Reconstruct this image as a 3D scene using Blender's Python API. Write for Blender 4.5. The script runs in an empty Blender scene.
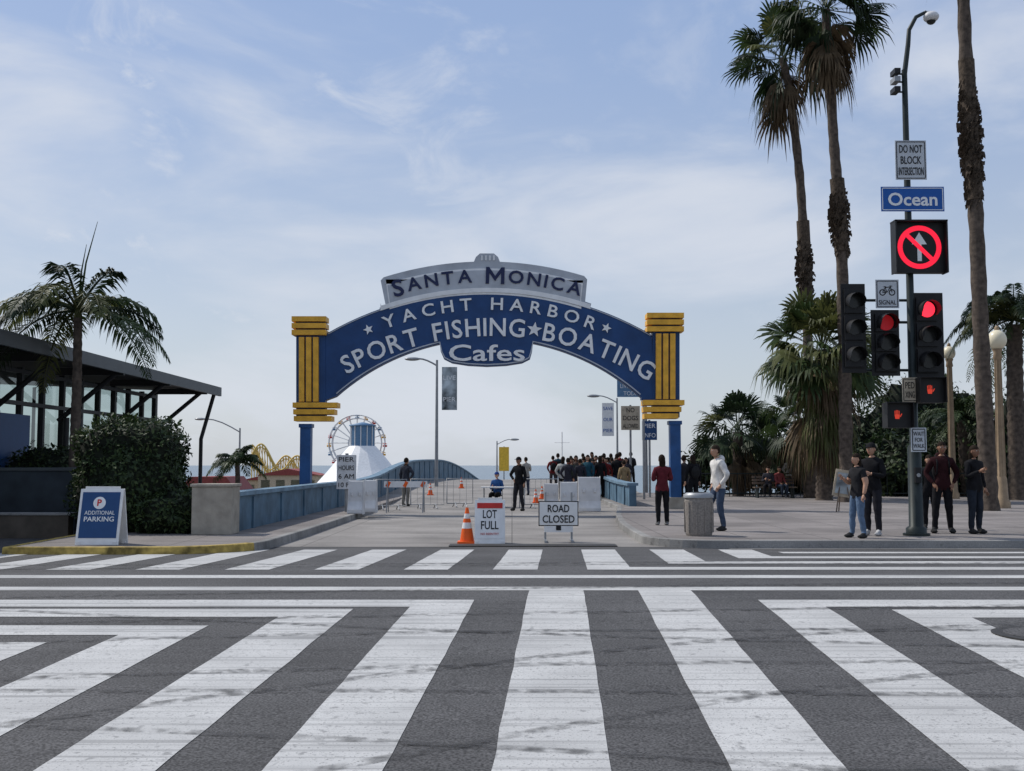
import bpy, math, random
from mathutils import Vector, Matrix, noise
random.seed(7)
R_=random.random
def U(a,b): return a+(b-a)*random.random()
F=1100.0; H=1.55; TH=math.atan(79.5/F); CT,ST=math.cos(TH),math.sin(TH)
def P(px,py,Y):
    """world point measured from the photo at a known real distance Y"""
    u=px-512; v=385.5-py; den=F*CT-v*ST
    return Vector((u/den*Y, Y, H+(F*ST+v*CT)/den*Y))
scene=bpy.context.scene
# ---------------------------------------------------------------- materials
def mat(name,col,rough=.7,var=.15,scale=6,bump=0,bscale=40,metal=0,emit=None,estr=0,spec=.3,transl=0):
    m=bpy.data.materials.new(name); m.use_nodes=True; nt=m.node_tree; N=nt.nodes; L=nt.links
    bs=N['Principled BSDF']; bs.inputs['Roughness'].default_value=rough; bs.inputs['Metallic'].default_value=metal
    bs.inputs['Specular IOR Level'].default_value=spec
    tc=N.new('ShaderNodeTexCoord'); nz=N.new('ShaderNodeTexNoise'); nz.inputs['Scale'].default_value=scale; nz.inputs['Detail'].default_value=6
    L.new(tc.outputs['Object'],nz.inputs['Vector'])
    mr=N.new('ShaderNodeMapRange'); mr.inputs[1].default_value=.3; mr.inputs[2].default_value=.7
    mr.inputs[3].default_value=1-var; mr.inputs[4].default_value=1+var
    L.new(nz.outputs['Fac'],mr.inputs[0])
    mx=N.new('ShaderNodeVectorMath'); mx.operation='SCALE'; mx.inputs[0].default_value=col
    L.new(mr.outputs[0],mx.inputs['Scale']); L.new(mx.outputs[0],bs.inputs['Base Color'])
    if bump:
        n2=N.new('ShaderNodeTexNoise'); n2.inputs['Scale'].default_value=bscale; n2.inputs['Detail'].default_value=4
        L.new(tc.outputs['Object'],n2.inputs['Vector'])
        b=N.new('ShaderNodeBump'); b.inputs['Strength'].default_value=bump; b.inputs['Distance'].default_value=.02
        L.new(n2.outputs['Fac'],b.inputs['Height']); L.new(b.outputs[0],bs.inputs['Normal'])
    if emit:
        bs.inputs['Emission Color'].default_value=(*emit,1); bs.inputs['Emission Strength'].default_value=estr
    if transl:
        out=N['Material Output']; tr=N.new('ShaderNodeBsdfTranslucent'); L.new(mx.outputs[0],tr.inputs[0])
        ms=N.new('ShaderNodeMixShader'); ms.inputs[0].default_value=transl
        L.new(bs.outputs[0],ms.inputs[1]); L.new(tr.outputs[0],ms.inputs[2]); L.new(ms.outputs[0],out.inputs[0])
    return m
def pavemat(name,col,spk=.35,big=.25,stain=.3,joint=None,cracks=0):
    m=bpy.data.materials.new(name); m.use_nodes=True; nt=m.node_tree; N=nt.nodes; L=nt.links
    bs=N['Principled BSDF']; bs.inputs['Roughness'].default_value=.85; bs.inputs['Specular IOR Level'].default_value=.25
    tc=N.new('ShaderNodeTexCoord')
    def nz(sc,det,mi,ma,lo,hi,vec=None):
        n=N.new('ShaderNodeTexNoise'); n.inputs['Scale'].default_value=sc; n.inputs['Detail'].default_value=det
        L.new(vec or tc.outputs['Object'],n.inputs['Vector'])
        r=N.new('ShaderNodeMapRange'); r.inputs[1].default_value=mi; r.inputs[2].default_value=ma; r.inputs[3].default_value=lo; r.inputs[4].default_value=hi
        L.new(n.outputs['Fac'],r.inputs[0]); return n,r.outputs[0]
    n1,a=nz(60,3,.35,.65,1-spk,1+spk)
    n2,b=nz(.5,5,.35,.65,1-big,1+big)
    mp=N.new('ShaderNodeMapping'); mp.inputs['Scale'].default_value=(.25,3,1); L.new(tc.outputs['Object'],mp.inputs[0])
    n3,c=nz(1.2,6,.5,.75,1,1-stain,mp.outputs[0])
    n4,d=nz(9,4,.60,.72,1,1-stain*.8)
    def mul(x,y):
        q=N.new('ShaderNodeMath'); q.operation='MULTIPLY'; L.new(x,q.inputs[0]); L.new(y,q.inputs[1]); return q.outputs[0]
    f=mul(mul(mul(a,b),c),d)
    if cracks:
        va=N.new('ShaderNodeVectorMath'); va.operation='ADD'; ns=N.new('ShaderNodeTexNoise'); ns.inputs['Scale'].default_value=1.5; ns.inputs['Detail'].default_value=6
        L.new(tc.outputs['Object'],ns.inputs['Vector']); L.new(tc.outputs['Object'],va.inputs[0]); L.new(ns.outputs['Color'],va.inputs[1])
        vo=N.new('ShaderNodeTexVoronoi'); vo.feature='DISTANCE_TO_EDGE'; vo.inputs['Scale'].default_value=cracks; L.new(va.outputs[0],vo.inputs['Vector'])
        r=N.new('ShaderNodeMapRange'); r.inputs[1].default_value=.001; r.inputs[2].default_value=.004; r.inputs[3].default_value=.78; r.inputs[4].default_value=1; L.new(vo.outputs['Distance'],r.inputs[0]); f=mul(f,r.outputs[0])
    if joint:
        br=N.new('ShaderNodeTexBrick'); br.offset=0; br.inputs['Scale'].default_value=1; br.inputs['Mortar Size'].default_value=.012
        br.inputs['Brick Width'].default_value=joint; br.inputs['Row Height'].default_value=joint
        br.inputs['Color1'].default_value=(1,1,1,1); br.inputs['Color2'].default_value=(.88,.88,.88,1); br.inputs['Mortar'].default_value=(.45,.45,.45,1)
        L.new(tc.outputs['Object'],br.inputs['Vector']); f=mul(f,br.outputs['Color'])
    v=N.new('ShaderNodeVectorMath'); v.operation='SCALE'; v.inputs[0].default_value=col; L.new(f,v.inputs['Scale']); L.new(v.outputs[0],bs.inputs['Base Color'])
    bp=N.new('ShaderNodeBump'); bp.inputs['Strength'].default_value=.5; bp.inputs['Distance'].default_value=.01
    L.new(n1.outputs['Fac'],bp.inputs['Height']); L.new(bp.outputs[0],bs.inputs['Normal'])
    return m
def paintmat(name):
    m=bpy.data.materials.new(name); m.use_nodes=True; nt=m.node_tree; N=nt.nodes; L=nt.links
    bs=N['Principled BSDF']; bs.inputs['Roughness'].default_value=.7; bs.inputs['Specular IOR Level'].default_value=.25
    tc=N.new('ShaderNodeTexCoord')
    def nz(sc,det,mi,ma,lo,hi,scl=(1,1,1),rot=0,dist=0):
        mp=N.new('ShaderNodeMapping'); mp.inputs['Scale'].default_value=scl; mp.inputs['Rotation'].default_value=(0,0,rot)
        L.new(tc.outputs['Object'],mp.inputs[0])
        n=N.new('ShaderNodeTexNoise'); n.inputs['Scale'].default_value=sc; n.inputs['Detail'].default_value=det; n.inputs['Distortion'].default_value=dist
        L.new(mp.outputs[0],n.inputs['Vector'])
        r=N.new('ShaderNodeMapRange'); r.inputs[1].default_value=mi; r.inputs[2].default_value=ma; r.inputs[3].default_value=lo; r.inputs[4].default_value=hi
        L.new(n.outputs['Fac'],r.inputs[0]); return n,r.outputs[0]
    def mth(op,x,y):
        q=N.new('ShaderNodeMath'); q.operation=op; q.use_clamp=True; L.new(x,q.inputs[0]); L.new(y,q.inputs[1]); return q.outputs[0]
    _,wear=nz(60,5,.56,.68,0,.75)                      # pits showing asphalt
    _,wear2=nz(14,8,.58,.70,0,.6)
    _,tyre=nz(1.0,7,.54,.68,0,.42,(.16,9,1),.16,.5)      # tyre streaks running across
    _,tyre2=nz(1.3,7,.55,.68,0,.38,(.16,13,1),-.3,.6)
    nd,dirt=nz(1.0,7,.35,.7,0,.28)
    w=mth('MAXIMUM',mth('MAXIMUM',wear,wear2),mth('ADD',mth('MAXIMUM',tyre,tyre2),dirt))
    mx=N.new('ShaderNodeMix'); mx.data_type='RGBA'; mx.inputs[6].default_value=(.50,.50,.49,1); mx.inputs[7].default_value=(.10,.10,.102,1)
    L.new(w,mx.inputs[0]); L.new(mx.outputs[2],bs.inputs['Base Color'])
    n5,_=nz(60,3,.3,.7,0,1)
    bp=N.new('ShaderNodeBump'); bp.inputs['Strength'].default_value=.4; bp.inputs['Distance'].default_value=.008
    L.new(n5.outputs['Fac'],bp.inputs['Height']); L.new(bp.outputs[0],bs.inputs['Normal'])
    return m
M={}
M['asphalt']=pavemat('asphalt',(.074,.073,.074),.55,.16,.18,None,.25)
M['pierconc']=pavemat('pier_road_concrete',(.25,.235,.22),.15,.2,.35,4.0)
M['walk']=pavemat('sidewalk_concrete',(.22,.2,.19),.15,.2,.35,1.5)
M['kerb']=pavemat('kerb_concrete',(.24,.235,.225),.15,.25,.4)
M['gutter']=pavemat('gutter_concrete',(.17,.165,.16),.15,.25,.4)
M['yellowkerb']=mat('yellow_kerb_paint',(.36,.26,.07),.75,.6,6)
M['paint']=paintmat('road_paint')
M['ground']=pavemat('ground_earth',(.17,.15,.12),.2,.3,.2)
M['signblue']=mat('sign_blue',(.012,.052,.16),.45,.18,2)
M['postblue']=mat('post_blue',(.02,.08,.22),.45,.2,3)
M['signyel']=mat('sign_yellow',(.72,.38,.04),.5,.2,4)
M['signwhite']=mat('sign_white',(.75,.76,.76),.5,.08,4)
M['signgrey']=mat('sign_panel_grey',(.47,.50,.53),.5,.08,2)
M['panelgrey']=mat('arch_panel_grey',(.40,.43,.47),.5,.14,2)
M['navy']=mat('navy_letters',(.012,.02,.07),.5)
M['parapet']=mat('bridge_blue_paint',(.075,.14,.20),.65,.35,2)
M['parcap']=mat('bridge_cap_paint',(.13,.21,.28),.65,.3,2)
M['pole']=mat('pole_dark_green',(.018,.026,.026),.45,.2,4,metal=.2)
M['black']=mat('signal_black',(.010,.010,.011),.5,.2)
M['galv']=mat('galvanised_steel',(.28,.29,.30),.45,.15,5,metal=.4)
M['white']=mat('white_paint',(.72,.72,.71),.55,.08)
M['whiteplastic']=mat('white_plastic',(.60,.60,.60),.5,.15,3)
M['textblack']=mat('text_black',(.012,.012,.014),.6)
M['red']=mat('red_paint',(.5,.03,.025),.5)
M['redlamp']=mat('red_lamp',(.6,.01,.02),.4,emit=(1,.03,.06),estr=1.6)
M['reddim']=mat('red_lamp_oblique',(.4,.01,.02),.4,emit=(1,.03,.04),estr=.12)
M['redglow']=mat('red_led',(.6,.01,.03),.4,emit=(1,.015,.05),estr=.9)
M['dimred']=mat('red_hand',(.3,.02,.01),.4,emit=(1,.08,.04),estr=.45)
M['lens']=mat('dark_lens',(.02,.022,.022),.2)
M['orange']=mat('cone_orange',(.8,.12,.015),.5,.1)
M['concblk']=mat('concrete_block',(.33,.3,.25),.85,.2,4,.3,30)
M['bin']=mat('bin_concrete',(.24,.215,.19),.9,.25,30,.4,60)
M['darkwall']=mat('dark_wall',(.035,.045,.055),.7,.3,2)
M['brownwall']=mat('brown_wall',(.09,.075,.06),.85,.3,3)
M['roof']=mat('roof_metal',(.07,.08,.085),.5,.1,2)
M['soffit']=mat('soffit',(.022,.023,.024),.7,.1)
M['frame']=mat('window_frame',(.02,.021,.023),.5)
M['trunk']=mat('palm_trunk',(.085,.066,.052),.9,.45,7,.6,25)
M['trunkr']=mat('palm_shag',(.075,.056,.04),.95,.5,10,.8,25)
M['leaf']=mat('palm_leaf',(.036,.060,.018),.55,.5,1.4,transl=.25)
M['leafd']=mat('palm_leaf_dark',(.018,.034,.013),.6,.5,1.4,transl=.2)
M['leafy']=mat('palm_leaf_yellow',(.09,.10,.032),.6,.4,1.4,transl=.3)
M['deadleaf']=mat('dead_leaf',(.11,.078,.045),.8,.4,2,transl=.15)
M['bush']=mat('bush_leaf',(.022,.040,.013),.6,.55,2.5,transl=.2)
M['bush2']=mat('bush_leaf_light',(.05,.075,.024),.6,.5,2.5,transl=.2)
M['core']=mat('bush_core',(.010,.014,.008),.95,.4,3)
M['lamptan']=mat('lamp_post_tan',(.30,.22,.14),.7,.2,5)
M['globe']=mat('lamp_globe',(.75,.68,.5),.3,.03)
M['sandred']=mat('burgundy_roof',(.22,.05,.045),.7,.2)
M['coaster']=mat('coaster_yellow',(.65,.45,.12),.6)
M['steelblue']=mat('steel_blue',(.10,.20,.33),.6)
M['wood']=mat('pier_wood',(.16,.12,.09),.85,.3,2)
M['streetblue']=mat('street_sign_blue',(.006,.085,.34),.4,.04)
M['bluesign']=mat('parking_sign_blue',(.015,.06,.17),.5,.06)
M['beige']=mat('beige_board',(.45,.38,.28),.7,.2)
M['yellowbanner']=mat('yellow_banner',(.7,.45,.05),.6)
M['art']=mat('banner_print',(.30,.34,.36),.6,.9,1.6)
M['iron']=mat('cast_iron',(.05,.048,.045),.6,.3,20,metal=.4)
# glass
g=bpy.data.materials.new('pavilion_glass'); g.use_nodes=True; N=g.node_tree.nodes; L=g.node_tree.links
t=N.new('ShaderNodeBsdfTransparent'); t.inputs[0].default_value=(.72,.80,.79,1); gl=N.new('ShaderNodeBsdfGlossy'); gl.inputs['Roughness'].default_value=.03; gl.inputs[0].default_value=(.75,.82,.82,1)
fr=N.new('ShaderNodeFresnel'); fr.inputs[0].default_value=2.1; ms=N.new('ShaderNodeMixShader'); L.new(fr.outputs[0],ms.inputs[0]); L.new(t.outputs[0],ms.inputs[1]); L.new(gl.outputs[0],ms.inputs[2]); L.new(ms.outputs[0],N['Material Output'].inputs[0])
M['glass']=g
# rubber marks
g=bpy.data.materials.new('tyre_rubber_mark'); g.use_nodes=True; N=g.node_tree.nodes; L=g.node_tree.links
t=N.new('ShaderNodeBsdfTransparent'); tc=N.new('ShaderNodeTexCoord'); nz=N.new('ShaderNodeTexNoise'); nz.inputs['Scale'].default_value=9; nz.inputs['Detail'].default_value=6; L.new(tc.outputs['Object'],nz.inputs['Vector'])
r=N.new('ShaderNodeMapRange'); r.inputs[1].default_value=.38; r.inputs[2].default_value=.7; r.inputs[3].default_value=0; r.inputs[4].default_value=.6; L.new(nz.outputs['Fac'],r.inputs[0])
ms=N.new('ShaderNodeMixShader'); L.new(r.outputs[0],ms.inputs[0]); L.new(t.outputs[0],ms.inputs[1]); bs=N['Principled BSDF']; bs.inputs['Base Color'].default_value=(.05,.05,.052,1); bs.inputs['Roughness'].default_value=.8; L.new(bs.outputs[0],ms.inputs[2]); L.new(ms.outputs[0],N['Material Output'].inputs[0])
M['rubber']=g
# water
w=bpy.data.materials.new('sea_water'); w.use_nodes=True; N=w.node_tree.nodes; L=w.node_tree.links; bs=N['Principled BSDF']
bs.inputs['Base Color'].default_value=(.06,.11,.15,1); bs.inputs['Roughness'].default_value=.25
tc=N.new('ShaderNodeTexCoord'); nz=N.new('ShaderNodeTexNoise'); nz.inputs['Scale'].default_value=.3; nz.inputs['Detail'].default_value=6; L.new(tc.outputs['Object'],nz.inputs['Vector'])
bp=N.new('ShaderNodeBump'); bp.inputs['Strength'].default_value=.6; bp.inputs['Distance'].default_value=.5; L.new(nz.outputs['Fac'],bp.inputs['Height']); L.new(bp.outputs[0],bs.inputs['Normal'])
M['sea']=w
_cm={}
def cloth(c):
    k=tuple(round(x,3) for x in c)
    if k not in _cm: _cm[k]=mat('cloth_%d'%len(_cm),k,.9,.25,9,.35,22,spec=.1)
    return _cm[k]
SKIN=[mat('skin_a',(.42,.24,.16),.55,.06),mat('skin_b',(.25,.13,.08),.55,.06)]
# ---------------------------------------------------------------- builder
class B:
    def __init__(s,name): s.n=name; s.v=[]; s.f=[]; s.mi=[]; s.sm=[]; s.ms=[]
    def m(s,mt):
        mt=M[mt] if isinstance(mt,str) else mt
        if mt not in s.ms: s.ms.append(mt)
        return s.ms.index(mt)
    def add(s,vs,fs,mt,smooth=False):
        o=len(s.v); s.v.extend([tuple(v) for v in vs]); i=s.m(mt)
        for f in fs: s.f.append([o+k for k in f]); s.mi.append(i); s.sm.append(smooth)
    def box(s,c,sz,mt,rot=None):
        c=Vector(c); vs=[]
        for x in (-.5,.5):
            for y in (-.5,.5):
                for z in (-.5,.5):
                    q=Vector((x*sz[0],y*sz[1],z*sz[2]))
                    if rot is not None: q=rot@q
                    vs.append(c+q)
        s.add(vs,[(0,1,3,2),(4,6,7,5),(0,4,5,1),(2,3,7,6),(0,2,6,4),(1,5,7,3)],mt)
    def tube(s,pts,rad,mt,n=10,caps=True,smooth=True,ecc=1.0):
        pts=[Vector(p) for p in pts]
        if not hasattr(rad,'__len__'): rad=[rad]*len(pts)
        vs=[];fs=[]; ref=None
        for i,p in enumerate(pts):
            a=pts[max(i-1,0)]; b=pts[min(i+1,len(pts)-1)]; t=(b-a).normalized()
            if ref is None: ref=Vector((0,1,0)) if abs(t.y)<.8 else Vector((1,0,0))
            u=t.cross(ref).normalized(); w=u.cross(t).normalized(); ref=w
            for k in range(n):
                an=2*math.pi*k/n; vs.append(p+u*math.cos(an)*rad[i]+w*math.sin(an)*rad[i]*ecc)
        for i in range(len(pts)-1):
            for k in range(n):
                fs.append((i*n+k,i*n+(k+1)%n,(i+1)*n+(k+1)%n,(i+1)*n+k))
        s.add(vs,fs,mt,smooth)
        if caps:
            s.add(vs[:n],[tuple(range(n))],mt); s.add(vs[-n:],[tuple(range(n))],mt)
    def sph(s,c,r,mt,seg=14,rings=9,fn=None,keep=None):
        c=Vector(c); r=(r,r,r) if not hasattr(r,'__len__') else r; vs=[];fs=[]
        for i in range(rings+1):
            th=math.pi*i/rings
            for k in range(seg):
                ph=2*math.pi*k/seg; q=Vector((math.sin(th)*math.cos(ph),math.sin(th)*math.sin(ph),math.cos(th)))
                if fn: q=fn(q)
                vs.append(c+Vector((q.x*r[0],q.y*r[1],q.z*r[2])))
        for i in range(rings):
            for k in range(seg):
                f=(i*seg+k,(i+1)*seg+k,(i+1)*seg+(k+1)%seg,i*seg+(k+1)%seg)
                if keep:
                    q=sum((vs[j]-c for j in f),Vector())/4
                    if not keep(Vector((q.x/r[0],q.y/r[1],q.z/r[2]))): continue
                fs.append(f)
        s.add(vs,fs,mt,True)
    def prism(s,poly,y0,y1,mt,mside=None):
        n=len(poly); vs=[(x,y0,z) for x,z in poly]+[(x,y1,z) for x,z in poly]
        s.add(vs[:n],[tuple(range(n))],mt); s.add(vs[n:],[tuple(reversed(range(n)))],mt)
        s.add(vs,[(i,(i+1)%n,n+(i+1)%n,n+i) for i in range(n)],mside or mt)
    def slab(s,poly,z0,z1,mt,mside=None):
        n=len(poly); vs=[(x,y,z0) for x,y in poly]+[(x,y,z1) for x,y in poly]
        s.add(vs[n:],[tuple(range(n))],mt)
        s.add(vs,[(i,(i+1)%n,n+(i+1)%n,n+i) for i in range(n)],mside or mt)
    def text(s,body,size,loc,mt,Mx=None,bold=.0,ext=.008,xs=1.0,fitw=None):
        me,w=textmesh(body,bold)
        sc=size
        if fitw: xs=fitw/(w*size)
        rot=Mx if Mx is not None else Matrix.Rotation(math.pi/2,4,'X')
        T=Matrix.Translation(Vector(loc))@rot@Matrix.Diagonal((sc*xs,sc,sc,1))
        e=ext/sc
        vs=[T@Vector((v[0],v[1],v[2]*e)) for v in me[0]]
        s.add(vs,me[1],mt)
    def done(s,origin=None,bevel=0,rz=0):
        me=bpy.data.meshes.new(s.n)
        o=Vector(origin) if origin is not None else Vector((0,0,0))
        me.from_pydata([(v[0]-o.x,v[1]-o.y,v[2]-o.z) for v in s.v],[],s.f)
        for m_ in s.ms: me.materials.append(m_)
        me.polygons.foreach_set('material_index',s.mi); me.polygons.foreach_set('use_smooth',s.sm); me.update()
        ob=bpy.data.objects.new(s.n,me); ob.location=o; ob.rotation_euler=(0,0,rz); scene.collection.objects.link(ob)
        if bevel:
            b=ob.modifiers.new('bevel','BEVEL'); b.width=bevel; b.segments=2; b.limit_method='ANGLE'; b.angle_limit=.9
        return ob
_tc={}
def textmesh(body,bold):
    k=(body,bold)
    if k in _tc: return _tc[k]
    if body=='M' and bold>0:
        pts=[(-.37,0),(-.37,.72),(-.24,.72),(0,.34),(.24,.72),(.37,.72),(.37,0),(.235,0),(.235,.47),(0,.12),(-.235,.47),(-.235,0)]
        n=len(pts); vs=[(x,y,.5) for x,y in pts]+[(x,y,-.5) for x,y in pts]
        fs=[tuple(reversed(range(n))),tuple(range(n,2*n))]+[(i,(i+1)%n,n+(i+1)%n,n+i) for i in range(n)]
        _tc[k]=((vs,fs),.74); return _tc[k]
    cu=bpy.data.curves.new('t','FONT'); cu.body=body; cu.size=1; cu.align_x='CENTER'; cu.offset=bold; cu.extrude=.5; cu.resolution_u=3; cu.space_line=.85
    ob=bpy.data.objects.new('t',cu); scene.collection.objects.link(ob); bpy.context.view_layer.update()
    me=bpy.data.meshes.new_from_object(ob.evaluated_get(bpy.context.evaluated_depsgraph_get()))
    vs=[tuple(v.co) for v in me.vertices]; fs=[tuple(p.vertices) for p in me.polygons]
    xs=[v[0] for v in vs] or [0,.3]; w=max(xs)-min(xs)
    cx=(max(xs)+min(xs))/2; vs=[(v[0]-cx,v[1],v[2]) for v in vs]
    bpy.data.objects.remove(ob); bpy.data.meshes.remove(me); bpy.data.curves.remove(cu)
    _tc[k]=((vs,fs),w); return _tc[k]
# ================================================================ GROUND
b=B('ground')
ys=[-150,-60,0,30,56,62,75,95,140,400,2000,20000]; zs=[-.55,-.55,-.35,-.03,-.03,-.6,-5,-9.5,-10.5,-14,-20,-60]
vs=[];fs=[]
for y,z in zip(ys,zs):
    w=30000 if abs(y)>1000 else 3000
    for x in (-w,w): vs.append((x,y,z))
for i in range(len(ys)-1): fs.append((2*i,2*i+1,2*i+3,2*i+2))
b.add(vs,fs,'ground'); b.done()
b=B('sea'); b.add([(-30000,150,-11.5),(30000,150,-11.5),(30000,28000,-11.5),(-30000,28000,-11.5)],[(0,1,2,3)],'sea'); b.done()
# crowned avenue: 2.3 % up from the near kerb to the crown, then down to the far gutter
def rdz(y):
    up=.0232*y-.1876; dn=.1256-(y-13.5)*.01807
    z=min(up,dn)
    if abs(y-13.4)<1.6: t=1.6-abs(y-13.4); z-=.0129*t*t
    return max(z,0) if y>20 else (z if y>2 else rdz(2.01)-.0)
GY=[-40,-20,-6,-3,2]+[2+.25*i for i in range(1,76)]; GY=[g for g in GY if g<20.9]+[21.0]
b=B('road'); vs=[]
for y in GY: vs+= [(-90,y,rdz(y)),(90,y,rdz(y))]
b.add(vs,[(2*i,2*i+1,2*i+3,2*i+2) for i in range(len(GY)-1)],'asphalt')
b.add([(-40,21,0),(-8,21,0),(-8,27,0),(-40,27,0)],[(0,1,2,3)],'asphalt')
b.done()
def zr(y):
    if y<40: return 0
    if y<64: t=(y-40)/24; return .5*t*t*(3-2*t)
    if y<78: return .5
    t=min((y-78)/110,1); return .5-7.5*t*t*(3-2*t)
def xc(y):
    if y<52: return 0
    t=min((y-52)/70,1); return 4.0*t*t
b=B('pier_road'); yl=[21.0]+[22+i*2 for i in range(70)]; vs=[];fs=[]
for y in yl: vs+= [(-6.0+xc(y),y,zr(y)+.004),(6.0+xc(y),y,zr(y)+.004)]
for i in range(len(yl)-1): fs.append((2*i,2*i+1,2*i+3,2*i+2))
b.add(vs,fs,'pierconc'); b.done()
# sidewalks
def arc(cx,cy,r,a0,a1,n=8): return [(cx+r*math.cos(math.radians(a0+(a1-a0)*i/n)),cy+r*math.sin(math.radians(a0+(a1-a0)*i/n))) for i in range(n+1)]
def offset_in(poly,d):
    out=[]
    n=len(poly)
    for i in range(n):
        a=Vector(poly[i-1]);p=Vector(poly[i]);c=Vector(poly[(i+1)%n])
        e1=(p-a).normalized();e2=(c-p).normalized();nn=Vector((-(e1.y+e2.y),e1.x+e2.x)).normalized()
        k=max(nn.dot(Vector((-e1.y,e1.x))),.4); out.append(tuple(p+nn*d/k))
    return out
rp=[(3.7,50)]+[(3.6,38),(2.9,31),(2.62,27),(2.55,24)]+arc(4.0,22.0,1.45,180,270,8)+[(60,20.55),(60,56),(3.7,56)]
lp=[(-8.7,18.9)]+arc(-6.2,20.6,1.7,270,360,8)+[(-4.45,24),(-4.5,36),(-4.6,52),(-40,56),(-40,30),(-9.5,27),(-8.9,24)]
for nm,pl_ in (('sidewalk',rp),('sidewalk',lp)):
    b=B(nm); b.slab(offset_in(pl_,.16),-.05,.152,'walk'); b.done()
def kerb(nm,pts,mt,wd=.16):
    b=B(nm); n=len(pts); vs=[];fs=[]
    for i,p in enumerate(pts):
        a=Vector(pts[max(i-1,0)]);c=Vector(pts[min(i+1,n-1)]);t=(c-a).normalized();nn=Vector((-t.y,t.x)); q=Vector(p)
        r=q+nn*(wd+.004)
        vs+= [(q.x,q.y,-.02),(q.x+nn.x*.015,q.y+nn.y*.015,.145),(q.x+nn.x*.03,q.y+nn.y*.03,.156),(r.x,r.y,.156),(r.x,r.y,.1)]
    for i in range(n-1):
        for k in range(4): fs.append((i*5+k,(i+1)*5+k,(i+1)*5+k+1,i*5+k+1))
    b.add(vs,fs,mt); b.done()
kerb('kerb',rp[:15],'kerb')
kerb('kerb',lp[7:12],'kerb'); kerb('yellow_kerb',[(-8.9,24)]+lp[0:8],'yellowkerb')
b=B('gutter'); b.add([(4.0,20.25,rdz(20.25)+.009),(60,20.25,rdz(20.25)+.009),(60,20.54,.009+rdz(20.54)),(4.0,20.54,.009+rdz(20.54))],[(0,1,2,3)],'gutter'); b.done()
# crosswalk
b=B('crosswalk_markings'); SH=.044
def rdl(y):   # road surface height as meshed (linear between grid lines)
    for g0,g1 in zip(GY[:-1],GY[1:]):
        if g0<=y<=g1: t=(y-g0)/(g1-g0); return rdz(g0)*(1-t)+rdz(g1)*t
    return 0
def sliced(fl,fr_,y0,y1,mt='paint',dz=.004):
    yy=[y0]+[g for g in GY if y0+.02<g<y1-.02]+[y1]; vs=[]
    for y in yy: vs+= [(fl(y),y,rdl(y)+dz),(fr_(y),y,rdl(y)+dz)]
    b.add(vs,[(2*i,2*i+1,2*i+3,2*i+2) for i in range(len(yy)-1)],mt)
def bar(xa,xb,y0,y1):
    # hand-laid thermoplastic: edges wander a few millimetres
    def j(y,s): return .010*noise.noise(Vector((y*1.7,s*9.1,xa)))
    sliced(lambda y:xa+SH*(y-12)+j(y,1),lambda y:xb+SH*(y-12)+j(y,2),y0,y1)
def band(xa,xb,y0,y1): sliced(lambda y:xa,lambda y:xb,y0,y1)
for xa,xb,yb in ((-1.04,-.41,12.05),(-2.24,-1.60,11.40),(-3.40,-2.76,10.40),(-4.5,-3.87,9.55),(-5.6,-5.0,8.6),(-6.8,-6.15,7.6)):
    ya=yb-.5; bar(xa,xb,-3,ya)
    sliced(lambda y:-45,lambda y:xb+SH*(y-12),ya,yb)
for xa,xb,yb in ((2.66,3.28,12.05),(3.90,4.53,11.35),(5.15,5.8,10.4),(6.4,7.0,9.55),(7.6,8.2,8.6)):
    ya=yb-.5; bar(xa,xb,-3,ya)
    sliced(lambda y:xa+SH*(y-12),lambda y:45,ya,yb)
bar(.16,.79,-3,12.9); bar(1.42,2.03,-3,12.9)
band(-45,45,12.9,13.3)
band(-45,45,14.2,14.6)
for k in range(20):
    xr=.2-1.25*k; bar(xr-.62,xr,15.5,20.3)
for k,(xa,yb) in enumerate(((.9,15.5),(2.15,16.7),(3.4,17.9))):
    bar(xa,xa+.62,yb+.5,20.3); sliced(lambda y:xa+SH*(y-12),lambda y:45,yb,yb+.5)
band(4.7,45,19.2,19.6)
b.done()
b=B('tyre_marks')
for (xa,ya,xb,yb,cv,w) in ((-9,6.8,7,8.6,.8,.14),(-9,8.4,7,10.0,.8,.14),(-8,12.2,9,9.0,-.7,.13),(-6,5.9,9,6.6,-.4,.12),(-10,11.3,10,13.9,.5,.2),(-4,6.2,8,10.8,1.2,.15),(-2,5.2,9,9.2,1.2,.13),(-12,16.3,12,18.4,-.6,.25),(-8,7.6,9,7.2,.3,.12),(-9,9.9,9,11.9,.2,.16),(-5,7.0,3,5.6,.2,.1),(-12,14.9,12,17.0,.4,.22)):
    n=60; vs=[]
    for i in range(n+1):
        t=i/n; x=xa+(xb-xa)*t; y=ya+(yb-ya)*t+cv*math.sin(math.pi*t)
        for yy in (y-w/2,y+w/2): vs.append((x,yy,rdl(yy)+.0085))
    b.add(vs,[(2*i,2*i+2,2*i+3,2*i+1) for i in range(n)],'rubber')
b.done()
zz=rdz(10.0)
b=B('manhole_cover'); b.tube([(4.75,9.9,zz-.01),(4.75,9.9,zz+.012)],[.46,.46],'iron',28,smooth=False); b.tube([(4.75,9.9,zz),(4.75,9.9,zz+.016)],[.36,.36],'asphalt',28,smooth=False); b.done()
b=B('steel_road_plate'); b.box((.4,21.3,.014),(3.2,.55,.016),'iron'); b.done()
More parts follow.
